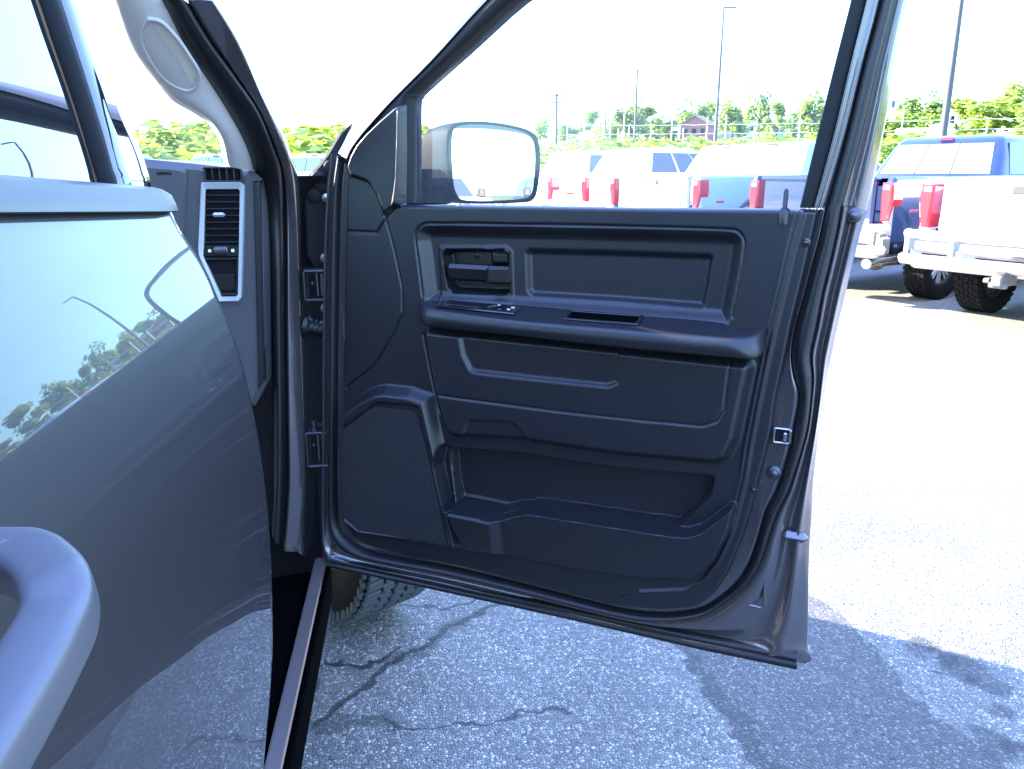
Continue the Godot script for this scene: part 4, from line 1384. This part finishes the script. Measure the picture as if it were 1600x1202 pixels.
func build_mirror(root: Node3D) -> void:
	var turn := Basis(Vector3.UP, deg_to_rad(-30.6))
	var a := deg_to_rad(58.0)
	var e := deg_to_rad(1.0)
	var n := Vector3(sin(a) * cos(e), sin(e), cos(a) * cos(e))
	var x := Vector3(cos(a), 0, -sin(a))
	var frame := Basis(x, n.cross(x), n)
	var face := soften(v2([-90, 80, -71, 89, -5, 93, 76, 87, 137, 74, 154, 53, 160, 8, 150, -72, 136, -90, 107, -94, -62, -92, -88, -81, -103, -29, -107, 24, -102, 66]), 2)
	var st := new_st()
	var ring := func(s: float, z: float, dx: float) -> PackedVector3Array:
		var r := PackedVector3Array()
		for q in face:
			r.append(Vector3(q.x * s + dx, q.y * s, z))
		return r
	ring_loft(st, [ring.call(0.93, -0.006, 0.0), ring.call(0.95, 0.004, 0.0), ring.call(0.985, 0.006, 0.0), ring.call(1.01, 0.0, 0.0), ring.call(1.02, -0.02, 0.0), ring.call(1.02, -0.05, 0.0), ring.call(0.99, -0.09, -0.002), ring.call(0.93, -0.125, -0.006), ring.call(0.78, -0.152, -0.012), ring.call(0.5, -0.168, -0.02), ring.call(0.2, -0.173, -0.02)], true, false, true)
	var o := put(st, "side_mirror", M.mirror_shell, root)
	o.transform = Transform3D(turn * frame, turn * Vector3(0.335, 1.535, -0.25))
	tag(o, "black door mirror beaded with water on its shell")
	st = new_st()
	cap(st, soften(v2([-88, 72, -80, 75, -11, 77, 76, 72, 125, 64, 142, 47, 144, -10, 136, -72, 117, -85, 18, -88, -71, -86, -86, -74, -93, -22, -93, 41]), 2), 0.0015, Transform3D())
	put(st, "mirror_glass", M.mirror_glass, o)
	st = new_st()
	cap(st, soften(v2([-90, 80, -71, 89, -5, 93, 76, 87, 137, 74, 154, 53, 160, 8, 150, -72, 136, -90, 107, -94, -62, -92, -88, -81, -103, -29, -107, 24, -102, 66]), 2), -0.002, Transform3D())
	put(st, "mirror_backing", M.gloss_black, o)
	st = new_st()
	bx(st, Vector3(0.2, 1.495, -0.17), Vector3(0.1, 0.052, 0.16), 0.012, Basis(Vector3.UP, -0.5))
	bx(st, Vector3(0.2, 1.456, -0.16), Vector3(0.09, 0.03, 0.14), 0.006, Basis(Vector3.UP, -0.5))
	var arm := put(st, "mirror_arm", M.mirror_shell, root)
	arm.transform = Transform3D(turn, Vector3.ZERO)

func build_pillar(root: Node3D) -> void:
	var pa := curve(v3([-129, 1770, 510, -124, 1720, 430, -106, 1662, 337, -92, 1609, 252, -85, 1556, 168, -91, 1500, 78, -89, 1431, 30, -86, 1303, 30, -92, 1155, 30, -104, 969, 30, -119, 773, 30, -133, 654, 30]), 4)
	var pb := curve(v3([-96, 1770, 514, -83, 1725, 443, -62, 1678, 368, -41, 1624, 281, -35, 1565, 186, -35, 1516, 109, -48, 1431, 35, -56, 1303, 35, -67, 1155, 35, -79, 969, 35, -95, 774, 35, -116, 621, 35]), 4)
	var pc := curve(v3([-92, 1772, 503, -78, 1727, 431, -57, 1679, 354, -37, 1625, 268, -30, 1565, 172, -30, 1507, 79, -39, 1430, 20, -47, 1301, 20, -58, 1152, 20, -70, 964, 20, -83, 767, 20, -107, 592, 20]), 4)
	var pd := curve(v3([-60, 1775, 488, -42, 1725, 408, -32, 1656, 298, -21, 1597, 203, -15, 1545, 120, -16, 1500, 48, -22, 1429, 0, -27, 1298, 0, -33, 1147, 0, -40, 957, 0, -50, 748, 0, -80, 580, 0]), 4)
	var pe := curve(v3([-61, 1781, 458, -41, 1730, 376, -30, 1659, 262, -17, 1598, 165, -12, 1545, 80, -11, 1506, 18, -17, 1427, -40, -24, 1293, -40, -30, 1139, -40, -38, 945, -40, -48, 732, -40, -69, 544, -40]), 4)
	var sh := func(p: PackedVector3Array, x: float, z: float) -> PackedVector3Array: return shift(p, Vector3(x, 0, z))
	var st := new_st()
	loft(st, [sh.call(pc, -0.004, -0.01), pc, mixed(pc, pd, 0.12), mixed(pc, pd, 0.5, 0.003), mixed(pc, pd, 0.85), pd, mixed(pd, pe, 0.3), pe, sh.call(pe, -0.01, -0.06)])
	put(st, "front_pillar", M.door_jamb_paint, root)
	st = new_st()
	loft(st, [sh.call(pa, 0.0, -0.03), pa, mixed(pa, pb, 0.25, 0.012), mixed(pa, pb, 0.6, 0.018), mixed(pa, pb, 0.9, 0.012), pb, sh.call(pb, 0.0, -0.035)])
	put(st, "aperture_seal", M.rubber, root)
	st = new_st()
	loft(st, [sh.call(pb, 0.0, -0.028), mixed(pb, pc, 0.5, -0.02), sh.call(pc, 0.001, -0.006)])
	put(st, "pillar_gap", M.shade_and_part_black, root)
	# hinge face and kick panel, below the mirror corner only
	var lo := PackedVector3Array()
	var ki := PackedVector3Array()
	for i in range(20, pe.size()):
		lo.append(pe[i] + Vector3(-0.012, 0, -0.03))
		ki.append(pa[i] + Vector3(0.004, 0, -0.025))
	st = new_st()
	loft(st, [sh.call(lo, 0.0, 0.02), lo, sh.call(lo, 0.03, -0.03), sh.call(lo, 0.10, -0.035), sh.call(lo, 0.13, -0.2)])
	put(st, "hinge_face", M.shade_and_part_black, root)
	st = new_st()
	loft(st, [ki, sh.call(ki, -0.05, 0.0), sh.call(ki, -0.6, -0.2)])
	put(st, "kick_panel", M.smooth_plastic, root)
	# hinges: C-shaped brackets with a pin and a strap
	for t: Array in [[-15, 1290, 39, 1289, 34, 1222, -20, 1223], [-36, 891, 15, 889, 9, 804, -41, 806]]:
		var p := v2(t)
		var c := (p[0] + p[2]) * 0.5
		var w := p[1].x - p[0].x
		var h := p[0].y - p[2].y
		st = new_st()
		bx(st, Vector3(c.x, c.y + h * 0.5, -0.035), Vector3(w, 0.006, 0.05), 0.002)
		bx(st, Vector3(c.x, c.y - h * 0.5, -0.035), Vector3(w, 0.006, 0.05), 0.002)
		bx(st, Vector3(c.x - w * 0.5, c.y, -0.035), Vector3(0.006, h, 0.05), 0.002)
		bx(st, Vector3(c.x + w * 0.22, c.y, -0.045), Vector3(0.012, h * 0.85, 0.03), 0.003)
		lathe(st, PackedVector2Array([Vector2(0.0001, 0.006), Vector2(0.006, 0.005), Vector2(0.006, 0.0)]), Transform3D(Basis(Vector3.RIGHT, PI / 2), Vector3(c.x - w * 0.25, c.y, -0.05)), 8)
		lathe(st, PackedVector2Array([Vector2(0.0045, -h * 0.4), Vector2(0.0045, h * 0.45)]), Transform3D(Basis(), Vector3(c.x + w * 0.02, c.y, -0.03)), 10)
		put(st, "door_hinge", M.dark_steel, root)
	var q := v2([-29, 1160, 30, 1136])
	st = new_st()
	var path := PackedVector3Array()
	var radii := []
	for i in 25:
		path.append(Vector3(lerpf(q[0].x, q[1].x + 0.02, i / 24.0), lerpf(q[0].y, q[1].y, i / 24.0), -0.03))
		radii.append((0.024 - 0.008 * i / 24.0) * (1.0 if i % 3 else 0.78) if i > 3 else 0.028)
	tube(st, path, radii, 14)
	put(st, "wiring_boot", M.rubber, root)
	q = v2([-24, 911, 16, 906])
	st = new_st()
	path = PackedVector3Array()
	for i in 60:
		var a := i / 60.0 * TAU * 6.0
		path.append(Vector3(lerpf(q[0].x + 0.015, q[1].x + 0.02, i / 60.0), q[1].y + 0.006 * cos(a), -0.03 + 0.006 * sin(a)))
	tube(st, path, 0.0012, 5)
	lathe(st, PackedVector2Array([Vector2(0.0001, 0.0), Vector2(0.008, 0.0), Vector2(0.008, 0.005), Vector2(0.004, 0.006), Vector2(0.004, 0.02), Vector2(0.008, 0.021), Vector2(0.008, 0.025), Vector2(0.0001, 0.026)]), Transform3D(Basis(), Vector3(q[0].x + 0.003, q[0].y - 0.018, -0.03)), 10, false)
	put(st, "check_spring", M.dark_steel, root)
	# sill: bright plate, dark gap, outer lip
	st = new_st()
	bx(st, Vector3(-0.033, 0.51, 0.72), Vector3(0.03, 0.06, 1.52), 0.004, Basis(Vector3.BACK, -0.25))
	put(st, "sill_plate", M.sill_metal, root)
	st = new_st()
	bx(st, Vector3(-0.008, 0.475, 0.72), Vector3(0.012, 0.09, 1.5), 0.003)
	bx(st, Vector3(-0.12, 0.47, 0.72), Vector3(0.14, 0.06, 1.5), 0.006, Basis(Vector3.BACK, 0.15))
	for k in 2:
		bx(st, Vector3(-0.075 - 0.02 * k, 0.503 - 0.004 * k, 0.72), Vector3(0.004, 0.006, 1.48), 0.001)
	put(st, "step_trim", M.void_black, root)
	st = new_st()
	bx(st, Vector3(-0.07, 0.40, 1.15), Vector3(0.12, 0.14, 2.4), 0.03)
	put(st, "rocker_panel", M.grey_paint, root)
	# inside trim of the windscreen pillar with its grab handle
	var tl := curve(v3([-191, 1764, 530, -197, 1738, 489, -200, 1707, 439, -191, 1677, 391, -175, 1644, 338, -147, 1624, 306, -126, 1604, 274, -120, 1575, 228, -128, 1539, 170, -129, 1526, 150]), 3)
	var tr := curve(v3([-129, 1770, 510, -126, 1750, 478, -124, 1720, 430, -116, 1693, 387, -106, 1662, 337, -98, 1633, 291, -92, 1609, 252, -87, 1581, 208, -87, 1551, 160, -94, 1517, 105]), 3)
	st = new_st()
	loft(st, [sh.call(tl, -0.02, -0.06), tl, mixed(tl, tr, 0.12, 0.012), mixed(tl, tr, 0.5, 0.02), mixed(tl, tr, 0.9, 0.012), tr, sh.call(tr, 0.01, -0.02)])
	put(st, "pillar_trim", M.light_trim, root)
	var gp := v3([-154, 1744, 488, -137, 1741, 483, -124, 1723, 455, -116, 1700, 418, -112, 1679, 384, -124, 1661, 355, -143, 1653, 343, -167, 1663, 359, -178, 1680, 386, -182, 1698, 415, -181, 1717, 445, -171, 1732, 469])
	gp.append(gp[0])
	var gc := curve(gp, 3)
	var mid := Vector3.ZERO
	for w in gp:
		mid += w / gp.size()
	st = new_st()
	tube(st, shift(gc, Vector3(0, 0, 0.014)), 0.0035, 8)
	put(st, "grab_handle", M.light_trim, root)
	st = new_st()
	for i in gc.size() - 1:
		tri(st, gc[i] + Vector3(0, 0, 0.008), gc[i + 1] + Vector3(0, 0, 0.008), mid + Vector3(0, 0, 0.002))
	put(st, "handle_recess", M.sunlit_trim, root)

func build_dash(root: Node3D) -> void:
	var st := new_st()
	prism(st, v2([-306, 1541, -201, 1531, -137, 1524, -87, 1516, -73, 1501, -82, 1317, -102, 1050, -126, 1006, -388, 1016, -332, 1476]), -0.42, 0.13, Transform3D(), 0.012)
	var dash := put(st, "dashboard", M.dash_grey, root)
	tag(dash, "dark dashboard end with a tall air vent in a silver frame")
	st = new_st()
	prism(st, soften(v2([-325, 1531, -222, 1524, -216, 1511, -229, 1437, -245, 1319, -351, 1321]), 1), 0.12, 0.138, Transform3D(), 0.006)
	put(st, "glove_box", M.dash_grey, dash)
	var q := v2([-261, 1512])
	text_part("AIRBAG", 0.008, 0.001, Transform3D(Basis(), Vector3(q[0].x, q[0].y, 0.1385)), M.shade_and_part_black, "airbag_lettering", dash)
	var p := v2([-180, 1521, -108, 1521, -110, 1498, -182, 1499])
	st = new_st()
	prism(st, p, 0.128, 0.132)
	put(st, "demister_opening", M.shade_and_part_black, dash)
	st = new_st()
	var a := (p[0] + p[3]) * 0.5
	var b := (p[1] + p[2]) * 0.5
	for k in 6:
		var c := a.lerp(b, k / 5.0)
		bx(st, Vector3(c.x, c.y, 0.134), Vector3(0.0035, 0.026, 0.012), 0.001)
	bx(st, Vector3((a.x + b.x) / 2, p[0].y + 0.002, 0.134), Vector3(0.08, 0.004, 0.014), 0.001)
	bx(st, Vector3((a.x + b.x) / 2, p[2].y - 0.002, 0.134), Vector3(0.08, 0.004, 0.014), 0.001)
	put(st, "demister_vent", M.smooth_plastic, dash)
	var fo := v2([-190, 1493, -182, 1496, -111, 1496, -104, 1488, -116, 1371, -129, 1255, -137, 1246, -178, 1246, -210, 1346, -210, 1359])
	var fi := v2([-183, 1478, -180, 1481, -117, 1481, -114, 1478, -125, 1371, -137, 1261, -142, 1257, -171, 1257, -201, 1345, -197, 1365])
	st = new_st()
	var lay := func(w: PackedVector2Array, z: float) -> PackedVector3Array:
		var r := PackedVector3Array()
		for v in w:
			r.append(Vector3(v.x, v.y, z))
		return r
	ring_loft(st, [lay.call(fo, 0.125), lay.call(fo, 0.139), lay.call(inset(fo, 0.002), 0.142), lay.call(fi, 0.140), lay.call(fi, 0.125)], false)
	put(st, "vent_frame", M.silver_plastic, dash)
	st = new_st()
	prism(st, fi, 0.127, 0.1315)
	put(st, "vent_opening", M.shade_and_part_black, dash)
	p = v2([-183, 1478, -114, 1478, -127, 1367, -196, 1368])
	for k in 8:
		var t := (k + 0.5) / 8.0
		var c0 := p[0].lerp(p[3], t)
		var c1 := p[1].lerp(p[2], t)
		st = new_st()
		bx(st, Vector3((c0.x + c1.x) / 2, c0.y, 0.134), Vector3(c1.x - c0.x, 0.0025, 0.014), 0.0008, Basis(Vector3.RIGHT, 0.5))
		put(st, "vent_slat", M.smooth_plastic, dash)
	q = v2([-160, 1429])
	st = new_st()
	bx(st, Vector3(q[0].x, q[0].y, 0.142), Vector3(0.026, 0.009, 0.012), 0.004)
	put(st, "vent_knob", M.silver_plastic, dash)
	p = v2([-198, 1367, -127, 1366, -130, 1342, -200, 1343])
	var cm := (p[0] + p[2]) * 0.5
	st = new_st()
	prism(st, p, 0.13, 0.136, Transform3D(), 0.001)
	put(st, "vent_control", M.smooth_plastic, dash)
	st = new_st()
	lathe(st, PackedVector2Array([Vector2(0.0001, -0.014), Vector2(0.010, -0.014), Vector2(0.011, -0.012), Vector2(0.011, 0.012), Vector2(0.010, 0.014), Vector2(0.0001, 0.014)]), Transform3D(Basis(Vector3.BACK, PI / 2), Vector3(cm.x, cm.y, 0.131)), 24, false)
	put(st, "thumb_wheel", M.dark_steel, dash)
	for s: float in [-0.023, 0.024]:
		st = new_st()
		bx(st, Vector3(cm.x + s, cm.y, 0.1365), Vector3(0.006, 0.006, 0.001))
		put(st, "vent_mark", M.white_print, dash)
	p = v2([-198, 1337, -132, 1337, -140, 1261, -190, 1262])
	st = new_st()
	for k in 4:
		var c := (p[k] + p[(k + 1) % 4]) * 0.5
		var d := p[(k + 1) % 4] - p[k]
		bx(st, Vector3(c.x, c.y, 0.133), Vector3(d.length() + 0.004, 0.004, 0.012), 0.001, Basis(Vector3.BACK, d.angle()))
	bx(st, Vector3(p[0].x * 0.4 + p[2].x * 0.6, p[2].y + 0.026, 0.1325), Vector3(0.045, 0.034, 0.003), 0.001)
	put(st, "dash_pocket", M.smooth_plastic, dash)
	p = v2([-86, 1497, -73, 1498, -100, 1064, -112, 1050])
	st = new_st()
	prism(st, p, 0.10, 0.139, Transform3D(), 0.004)
	put(st, "dash_edge", M.armrest_vinyl, dash)
	# windscreen, wiper rest and headliner edge
	st = new_st()
	var w := [Vector3(-1.75, 1.46, -0.62), Vector3(-0.10, 1.46, -0.32), Vector3(-0.19, 1.88, 0.66), Vector3(-1.7, 1.90, 0.56)]
	tri(st, w[0], w[1], w[2])
	tri(st, w[0], w[2], w[3])
	put(st, "windscreen", M.clear_glass, root)
	st = new_st()
	tube(st, PackedVector3Array([Vector3(-0.1, 1.515, -0.25), Vector3(-0.35, 1.53, -0.38), Vector3(-0.7, 1.54, -0.5)]), [0.007, 0.009, 0.005], 6)
	put(st, "wiper", M.shade_and_part_black, root)

func build_rear_door(root: Node3D) -> void:
	var edge := v2([1162, 1487, 1168, 1468, 1163, 1448, 1152, 1443, 1162, 1417, 1163, 1391, 1170, 1362, 1177, 1326, 1181, 1273, 1183, 1214, 1188, 1172, 1197, 1139, 1213, 1097, 1241, 1063, 1292, 1023])
	edge.append_array(PackedVector2Array([Vector2(1.335, 0.98), Vector2(1.345, 0.9), Vector2(1.345, 0.75), Vector2(1.335, 0.62), Vector2(1.32, 0.5)]))
	var s_at := func(h: float) -> float:
		for i in edge.size() - 1:
			if h <= edge[i].y and h >= edge[i + 1].y:
				return lerpf(edge[i].x, edge[i + 1].x, (edge[i].y - h) / maxf(1e-5, edge[i].y - edge[i + 1].y))
		return edge[0].x
	var rows := 90
	var rails := []
	for j in rows + 1:
		var t := float(j) / rows
		var r := PackedVector3Array()
		var h0 := lerpf(1.487, 0.55, t)
		var s0: float = (s_at.call(h0 + 0.012) + s_at.call(h0) * 2.0 + s_at.call(h0 - 0.012)) / 4.0
		r.append(Vector3(skin_u(h0) - 0.03, h0, s0 + 0.002))
		r.append(Vector3(skin_u(h0) - 0.006, h0, s0))
		r.append(Vector3(skin_u(h0) - 0.0015, h0, s0 + 0.0015))
		for i in 40:
			var s := s0 + 0.005 + pow(i / 39.0, 1.3) * (2.35 - s0)
			var h := lerpf(1.487 + 0.048 * (s - 1.16), 0.55, t)
			r.append(Vector3(skin_u(h), h, s))
		rails.append(r)
	var st := new_st()
	loft(st, rails)
	var door := put(st, "rear_door", M.grey_paint, root)
	tag(door, "closed glossy grey rear door mirroring the open front door")
	# belt moulding
	var prof := [[-0.0045, -0.006], [-0.0042, 0.0085], [-0.0034, 0.0095], [0.0015, 0.0082], [0.013, 0.0035], [0.0155, -0.001], [0.016, -0.02]]
	rails = []
	for k: Array in prof:
		var r := PackedVector3Array()
		for i in 30:
			var s := 1.156 + pow(i / 29.0, 1.5) * 1.2
			var h := 1.489 + 0.048 * (s - 1.16)
			var near := clampf((s - 1.156) / 0.03, 0.0, 1.0)
			r.append(Vector3(skin_u(h) + k[1] * (0.4 + 0.6 * sqrt(near)), h + k[0] * (0.5 + 0.5 * sqrt(near)), s))
		rails.append(r)
	st = new_st()
	loft(st, rails, false)
	put(st, "belt_moulding", M.satin_black, door)
	# window: gloss applique, black run, dark glass
	var down := func(p: PackedVector3Array, more: float) -> PackedVector3Array:
		var r := PackedVector3Array()
		var top := p[0] + (p[0] - p[1]) * 2.6
		r.append(Vector3(skin_u(top.y), top.y, top.z))
		r.append_array(p)
		r.append(p[p.size() - 1] + Vector3(0, -0.02, 0.003))
		return curve(r, 4)
	var ra: PackedVector3Array = down.call(on_skin([1179, 1646, 1180, 1616, 1180, 1584, 1186, 1564, 1181, 1544, 1179, 1521, 1183, 1508], 0.0), 0.0)
	var rb: PackedVector3Array = down.call(on_skin([1246, 1634, 1250, 1606, 1253, 1577, 1255, 1560, 1257, 1542, 1260, 1521, 1261, 1511], 0.0), 0.0)
	var rc: PackedVector3Array = down.call(on_skin([1279, 1628, 1282, 1601, 1283, 1574, 1284, 1558, 1286, 1541, 1288, 1521, 1289, 1512], 0.0), 0.0)
	st = new_st()
	loft(st, [shift(ra, Vector3(-0.02, 0, 0.002)), shift(ra, Vector3(-0.002, 0, 0)), mixed(ra, rb, 0.05), mixed(ra, rb, 0.3), mixed(ra, rb, 0.6), mixed(ra, rb, 0.95), shift(rb, Vector3(-0.006, 0, 0))])
	put(st, "pillar_applique", M.privacy_glass, door)
	st = new_st()
	loft(st, [shift(rb, Vector3(-0.006, 0, 0)), shift(rb, Vector3(0.001, 0, 0.002)), shift(mixed(rb, rc, 0.5), Vector3(0.003, 0, 0)), shift(rc, Vector3(0.0, 0, 0)), shift(rc, Vector3(-0.003, 0, 0))])
	put(st, "window_run", M.shade_and_part_black, door)
	rails = []
	for j in 14:
		var r := PackedVector3Array()
		for i in rc.size():
			var q := rc[i]
			var s := lerpf(q.z - 0.010, 2.35, pow(j / 13.0, 1.3))
			r.append(Vector3(skin_u(q.y) - 0.0015, q.y + 0.03 * (s - q.z) - 0.01, s))
		rails.append(r)
	st = new_st()
	loft(st, rails)
	put(st, "rear_window", M.privacy_glass, door)
	# strap handle
	var path := shift(curve(v3([98, 1389, 1611, 113, 1394, 1628, 128, 1397, 1649, 133, 1394, 1661, 135, 1393, 1676, 135, 1390, 1694, 135, 1388, 1712, 135, 1386, 1734]), 5), Vector3(0, 0, 0))
	path.insert(0, path[0] - Vector3(0.03, 0.004, 0.012))
	var radii := []
	for i in path.size():
		radii.append(lerpf(0.0112, 0.0098, clampf(i / 8.0, 0.0, 1.0)))
	st = new_st()
	tube(st, path, radii, 32, 0.8, Vector3.ZERO, 5.0)
	# dark oval on the skin, painted shade of the recess behind the grip
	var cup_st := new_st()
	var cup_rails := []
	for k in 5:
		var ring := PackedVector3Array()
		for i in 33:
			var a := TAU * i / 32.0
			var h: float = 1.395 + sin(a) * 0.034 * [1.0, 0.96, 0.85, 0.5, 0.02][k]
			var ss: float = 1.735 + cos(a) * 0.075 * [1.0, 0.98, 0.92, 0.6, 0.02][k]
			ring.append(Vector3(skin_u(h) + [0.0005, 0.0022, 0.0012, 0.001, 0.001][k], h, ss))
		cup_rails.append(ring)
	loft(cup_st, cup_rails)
	put(cup_st, "handle_cup_shade", M.shade_and_part_black, door)
	put(st, "pull_handle", M.handle_paint, door)

func build_front_wheel(root: Node3D) -> void:
	# tyre about its axle (local y), turned with the steering
	var axle := Basis(Vector3.UP, deg_to_rad(33.0)) * Basis(Vector3.BACK, -PI / 2)
	var at := Vector3(-0.03, 0.405, -0.736)
	make_wheel("front_wheel", root, Transform3D(axle, at), 0.405, 0.275, 0.225, 52, M.tread_rubber, 6, M.shade_and_part_black)

func make_wheel(called: String, parent: Node3D, xf: Transform3D, r: float, w: float, rim: float, blocks: int, tread_m: Material, spokes := 6, rim_m: Material = null) -> MeshInstance3D:
	var h := w / 2
	var st := new_st()
	lathe(st, PackedVector2Array([Vector2(rim, -h * 0.72), Vector2(rim + 0.02, -h * 0.86), Vector2(lerpf(rim, r, 0.5), -h), Vector2(r - 0.05, -h * 0.99), Vector2(r - 0.022, -h * 0.92), Vector2(r - 0.012, -h * 0.8), Vector2(r - 0.010, 0.0), Vector2(r - 0.012, h * 0.8), Vector2(r - 0.022, h * 0.92), Vector2(r - 0.05, h * 0.99), Vector2(lerpf(rim, r, 0.5), h), Vector2(rim + 0.02, h * 0.86), Vector2(rim, h * 0.72)]), Transform3D(), 48)
	var tyre := put(st, called, M.tyre_rubber, parent)
	tyre.transform = xf
	st = new_st()
	for k in blocks:
		var a := TAU * k / blocks
		for row in 5:
			var y := (row - 2) * w * 0.185
			var b := a + (0.5 if row % 2 else 0.0) * TAU / blocks
			var turn := Basis(Vector3.UP, -b) * Basis(Vector3.RIGHT, 0.35 if row in [1, 3] else (-0.3 if row == 2 else 0.08))
			var long := TAU * r / blocks * (0.74 if row in [0, 4] else 0.84)
			bx(st, Basis(Vector3.UP, -b) * Vector3(r - 0.009, y, 0), Vector3(0.018, w * (0.19 if row in [0, 4] else 0.15), long), 0.003, turn)
			if row in [0, 4]:
				bx(st, Basis(Vector3.UP, -b) * Vector3(r - 0.034, signf(y) * h * 0.965, 0), Vector3(0.04, 0.014, long * (0.9 if k % 2 else 0.6)), 0.003, Basis(Vector3.UP, -b) * Basis(Vector3.BACK, signf(y) * 0.35))
	put(st, "tread", tread_m, tyre)
	st = new_st()
	lathe(st, PackedVector2Array([Vector2(rim + 0.008, h * 0.74), Vector2(rim - 0.004, h * 0.80), Vector2(rim - 0.02, h * 0.74), Vector2(rim - 0.03, h * 0.2), Vector2(rim - 0.03, -h * 0.6), Vector2(rim + 0.006, -h * 0.74)]), Transform3D(), 40)
	lathe(st, PackedVector2Array([Vector2(rim - 0.03, h * 0.1), Vector2(0.0001, h * 0.05)]), Transform3D(), 24)
	lathe(st, PackedVector2Array([Vector2(rim - 0.035, -h * 0.45), Vector2(0.12, -h * 0.5), Vector2(0.0001, -h * 0.6)]), Transform3D(), 24)
	put(st, "rim", rim_m if rim_m else M.dark_steel, tyre)
	st = new_st()
	for k in spokes:
		var a := TAU * k / spokes
		for s: float in [-1.0, 1.0]:
			var b := a + s * 0.13
			bx(st, Basis(Vector3.UP, -b) * Vector3(rim * 0.53, h * 0.52, 0), Vector3(rim * 0.86, 0.022, 0.024), 0.005, Basis(Vector3.UP, -b))
	lathe(st, PackedVector2Array([Vector2(0.075, h * 0.35), Vector2(0.075, h * 0.6), Vector2(0.05, h * 0.66), Vector2(0.0001, h * 0.66)]), Transform3D(), 20)
	put(st, "spokes", M.silver_plastic, tyre)
	return tyre

func build_shell(root: Node3D) -> void:
	var side := Transform3D(Basis(Vector3(0, 0, 1), Vector3(0, 1, 0), Vector3(-1, 0, 0)), Vector3.ZERO)   # outline in (s, h), thickness along -u
	# near front fender with its arch, bonnet, nose
	var fender := PackedVector2Array([Vector2(-0.12, 0.48), Vector2(-0.10, 1.15), Vector2(-0.14, 1.27), Vector2(-1.45, 1.17), Vector2(-1.5, 0.62), Vector2(-1.24, 0.5)])
	for k in 13:
		var a := -0.05 + (PI + 0.1) * k / 12.0
		fender.append(Vector2(-0.736 - 0.475 * cos(a), 0.42 + 0.475 * sin(a)))
	fender = PackedVector2Array(fender)
	var st := new_st()
	prism(st, fender, 0.0, 0.05, Transform3D(side.basis, Vector3(0.02, 0, 0)), 0.01)
	put(st, "front_fender", M.grey_paint, root)
	st = new_st()
	prism(st, fender, 0.0, 0.05, Transform3D(side.basis, Vector3(-1.87, 0, 0)), 0.01)
	put(st, "front_fender", M.grey_paint, root)
	st = new_st()
	var ring := func(z: float, h0: float, h1: float, w: float) -> PackedVector3Array:
		return PackedVector3Array([Vector3(-0.95 - w, h0, z), Vector3(-0.95 - w, h1 - 0.08, z), Vector3(-0.95 - w * 0.9, h1, z), Vector3(-0.95, h1 + 0.04, z), Vector3(-0.95 + w * 0.9, h1, z), Vector3(-0.95 + w, h1 - 0.08, z), Vector3(-0.95 + w, h0, z)])
	ring_loft(st, [ring.call(-0.25, 1.0, 1.28, 0.86), ring.call(-0.8, 1.0, 1.25, 0.86), ring.call(-1.35, 0.95, 1.2, 0.86), ring.call(-1.5, 0.6, 1.08, 0.84)], false, true, true)
	put(st, "bonnet", M.grey_paint, root)
	st = new_st()
	bx(st, Vector3(-0.95, 0.62, -1.5), Vector3(1.85, 0.28, 0.2), 0.05)
	put(st, "front_bumper", M.dark_steel, root)
	# cab: roof, far side, back wall, floor with added light blocks
	st = new_st()
	bx(st, Vector3(-0.95, 1.925, 1.75), Vector3(1.5, 0.06, 1.7), 0.025)
	put(st, "roof", M.grey_paint, root)
	st = new_st()
	bx(st, Vector3(-1.86, 1.0, 1.3), Vector3(0.1, 0.95, 2.7), 0.03)
	bx(st, Vector3(-1.76, 1.7, 0.4), Vector3(0.06, 0.06, 1.2), 0.02, Basis(Vector3.RIGHT, 0.55))
	bx(st, Vector3(-1.76, 1.68, 1.2), Vector3(0.07, 0.46, 0.16), 0.02)
	bx(st, Vector3(-0.95, 1.2, 2.62), Vector3(1.75, 1.35, 0.08), 0.02)
	put(st, "cab_wall", M.grey_paint, root)
	st = new_st()
	bx(st, Vector3(-0.97, 0.50, 1.3), Vector3(1.6, 0.05, 2.7), 0.01)
	bx(st, Vector3(-0.97, 0.75, -0.42), Vector3(1.6, 0.9, 0.05), 0.01)
	bx(st, Vector3(-0.25, 0.54, -0.12), Vector3(0.46, 0.5, 0.05), 0.01)  # dark block added to stop a light leak beside the sill
	bx(st, Vector3(-0.95, 0.78, -0.95), Vector3(1.1, 0.75, 1.0), 0.05)  # unseen block added in the engine bay to keep sun off the tyre
	put(st, "cab_floor_and_light_blocks", M.shade_and_part_black, root)
	# load bed behind
	st = new_st()
	bx(st, Vector3(-0.02, 1.05, 3.6), Vector3(0.1, 0.75, 1.85), 0.03)
	bx(st, Vector3(-1.86, 1.05, 3.6), Vector3(0.1, 0.75, 1.85), 0.03)
	bx(st, Vector3(-0.95, 0.75, 3.6), Vector3(1.8, 0.06, 1.85), 0.01)
	bx(st, Vector3(-0.95, 1.05, 4.5), Vector3(1.8, 0.75, 0.06), 0.02)
	put(st, "load_bed", M.grey_paint, root)
	make_wheel("rear_wheel", root, Transform3D(Basis(Vector3.BACK, -PI / 2), Vector3(-0.08, 0.405, 3.0)), 0.405, 0.275, 0.225, 40, M.tread_rubber)
	make_wheel("rear_wheel", root, Transform3D(Basis(Vector3.BACK, PI / 2), Vector3(-1.82, 0.405, 3.0)), 0.405, 0.275, 0.225, 40, M.tread_rubber)
	make_wheel("front_wheel", root, Transform3D(Basis(Vector3.UP, deg_to_rad(33.0)) * Basis(Vector3.BACK, PI / 2), Vector3(-1.82, 0.405, -0.736)), 0.405, 0.275, 0.225, 40, M.tread_rubber)
